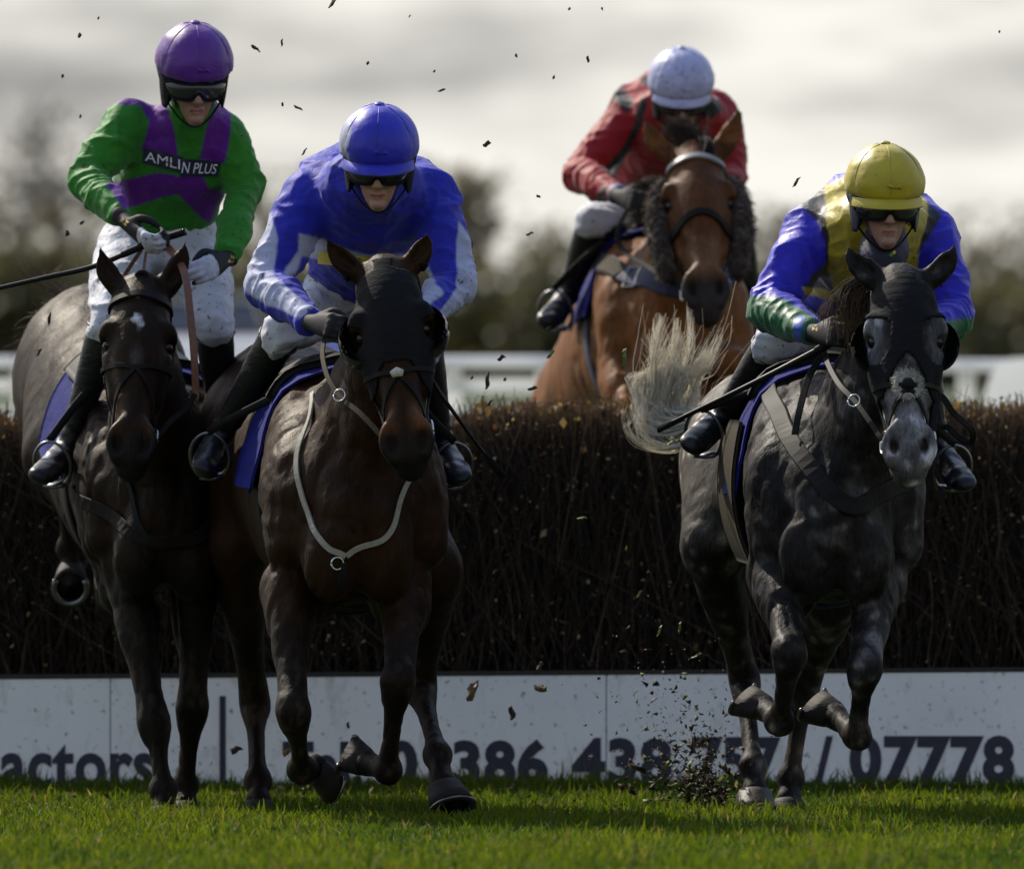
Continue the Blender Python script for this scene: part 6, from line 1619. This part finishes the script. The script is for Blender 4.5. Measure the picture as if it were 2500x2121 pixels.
SKY_BITS = [(812, 8, 11, 1.0, 2.4), (623, 118, 11, -.6, 2.4), (194, 87, 7, .4, 1.2), (153, 186, 6, .3, 1.2), (688, 105, 9, 1.5, 3), (1435, 145, 9, 1.4, 2), (1260, 136, 6, 1.5, 1.6), (1078, 221, 9, .3, 3), (1188, 352, 11, .4, 1.8), (728, 264, 9, -.4, 3), (742, 372, 8, 1, 3),
            (1944, 445, 12, 1.0, 3.2), (1352, 189, 5, .2, 1), (1315, 480, 6, -.7, 1.6), (1293, 571, 9, .2, 2.4), (1148, 590, 12, -1.3, 2.6), (898, 155, 5, 0, 1), (1000, 40, 4, .7, 2), (240, 45, 4, 0, 1), (2440, 78, 4, 0, 1), (1390, 22, 5, .3, 1.5), (1470, 22, 4, .8, 1),
            (690, 255, 5, .5, 1), (590, 330, 4, .5, 1), (1060, 175, 4, 0, 1), (196, 284, 5, .6, 1.2), (199, 544, 7, .3, 1.6), (165, 570, 8, 1.1, 1.3), (1190, 930, 15, 1.5, 2.6), (1233, 926, 6, .8, 1.4), (1224, 874, 10, .3, 1.6), (1152, 922, 5, 0, 1), (1300, 948, 12, .1, 2.4), (1195, 985, 8, .8, 2.4), (1340, 800, 6, .4, 1.5), (120, 780, 12, 1.5, 3), (95, 860, 10, 1.1, 3)]
for i, (x, y, s, a, e) in enumerate(SKY_BITS):
    clod('turf_scrap', 'dark scrap of turf or twig flung into the air against the sky', x, y, 34.0 + (i * 7 % 11) * .12, s / 780 * .8 / e ** .5, a, M_SOIL, 'scraps flying in the air', 300 + i, e)
BOARD_BITS = [(1150, 1690, 22, .9, 1.6), (1163, 1672, 12, 1.2, 2.4), (1250, 1738, 16, 1.4, 1.7), (1320, 1680, 17, -.5, 1.6), (1318, 1625, 13, .9, 1.8), (850, 1770, 8, 1.4, 2), (700, 1835, 14, .3, 1.6), (575, 1830, 16, .2, 1.7), (1210, 1395, 8, .6, 2), (1520, 1590, 8, .2, 2.6)]
for i, (x, y, s, a, e) in enumerate(BOARD_BITS):
    clod('leaf_scrap', 'brown torn leaf or clod flying low in front of the white board', x, y, 35.3 + (i * 5 % 7) * .12, s / 760 * .8 / e ** .5, a, M_SOIL if i % 3 else simple('torn_leaf%d' % i, (.14, .08, .035), .7), 'scraps flying low by the board', 400 + i, e)
for i, (x, y, s, a) in enumerate([(1640, 1078, 10, .7), (1610, 1540, 9, 1.2), (1700, 1600, 8, .5), (1560, 1450, 8, 1.0), (1420, 1265, 9, .1), (1660, 1530, 9, 1.4), (1345, 865, 9, .9), (1525, 870, 16, 1.5)]):
    clod('grass_scrap', 'torn green blade of grass flying beside the grey horse', x, y, 34.6 + .1 * (i % 3), s / 780 * .55, a, M_TURFBIT, 'torn grass blades in the air', 500 + i, 3.0)
# soil thrown up behind the planted hind foot of the grey: too fine to count
g = np.random.default_rng(12); n = 1600
cx = np.where(g.random(n) < .55, g.normal(1735, 24, n), g.normal(1700, 70, n)); cy = np.where(g.random(n) < .5, 1985 - np.abs(g.normal(75, 50, n)), 1960 - np.abs(g.normal(0, 170, n)))
cx += (1985 - cy) * g.normal(-.22, .25, n); cd = g.normal(35.0, .12, n); s = np.abs(g.normal(0, .0035, n)) + .0015; s *= np.where((cy > 1880) & (g.random(n) < .07), 3.4, 1)
c = np.array([P(x, min(y, 1985), d) for x, y, d in zip(cx, cy, cd)]); u = g.normal(size=(n, 4, 3)) * s[:, None, None]
v = (c[:, None] + u).reshape(-1, 3); i4 = np.arange(n)[:, None] * 4
f = np.concatenate([i4 + [[0, 1, 2]], i4 + [[0, 2, 3]], i4 + [[0, 3, 1]], i4 + [[1, 3, 2]]])
col = np.where((g.random(n) < .15)[:, None], V3((.10, .14, .03)), V3((.035, .023, .013)) * g.uniform(.5, 1.5, (n, 1)))
o = mesh_obj('soil_spray', v, f, M_TWIG, smooth=False, col=np.repeat(col[:, None], 4, 1).reshape(-1, 3)); o['kind'] = 'stuff'; o['label'] = 'spray of dark soil kicked up behind the hind foot of the grey'; o['category'] = 'soil'
# specks of soil stuck in front of the board, twigs and straw on the turf
fl = flakes(420, 33, (-1.7, 1.7), (34.3, 37.2), lambda g, x: g.uniform(.015, .05, len(x)), (.004, .010), [(.03, .02, .012), (.06, .04, .02), (.22, .18, .10)])
o = mesh_obj('turf_litter', fl[0], fl[1], M_DEADLEAF, smooth=False, col=fl[2]); o['kind'] = 'stuff'; o['label'] = 'twigs, leaves and torn turf scattered over the grass'; o['category'] = 'litter'
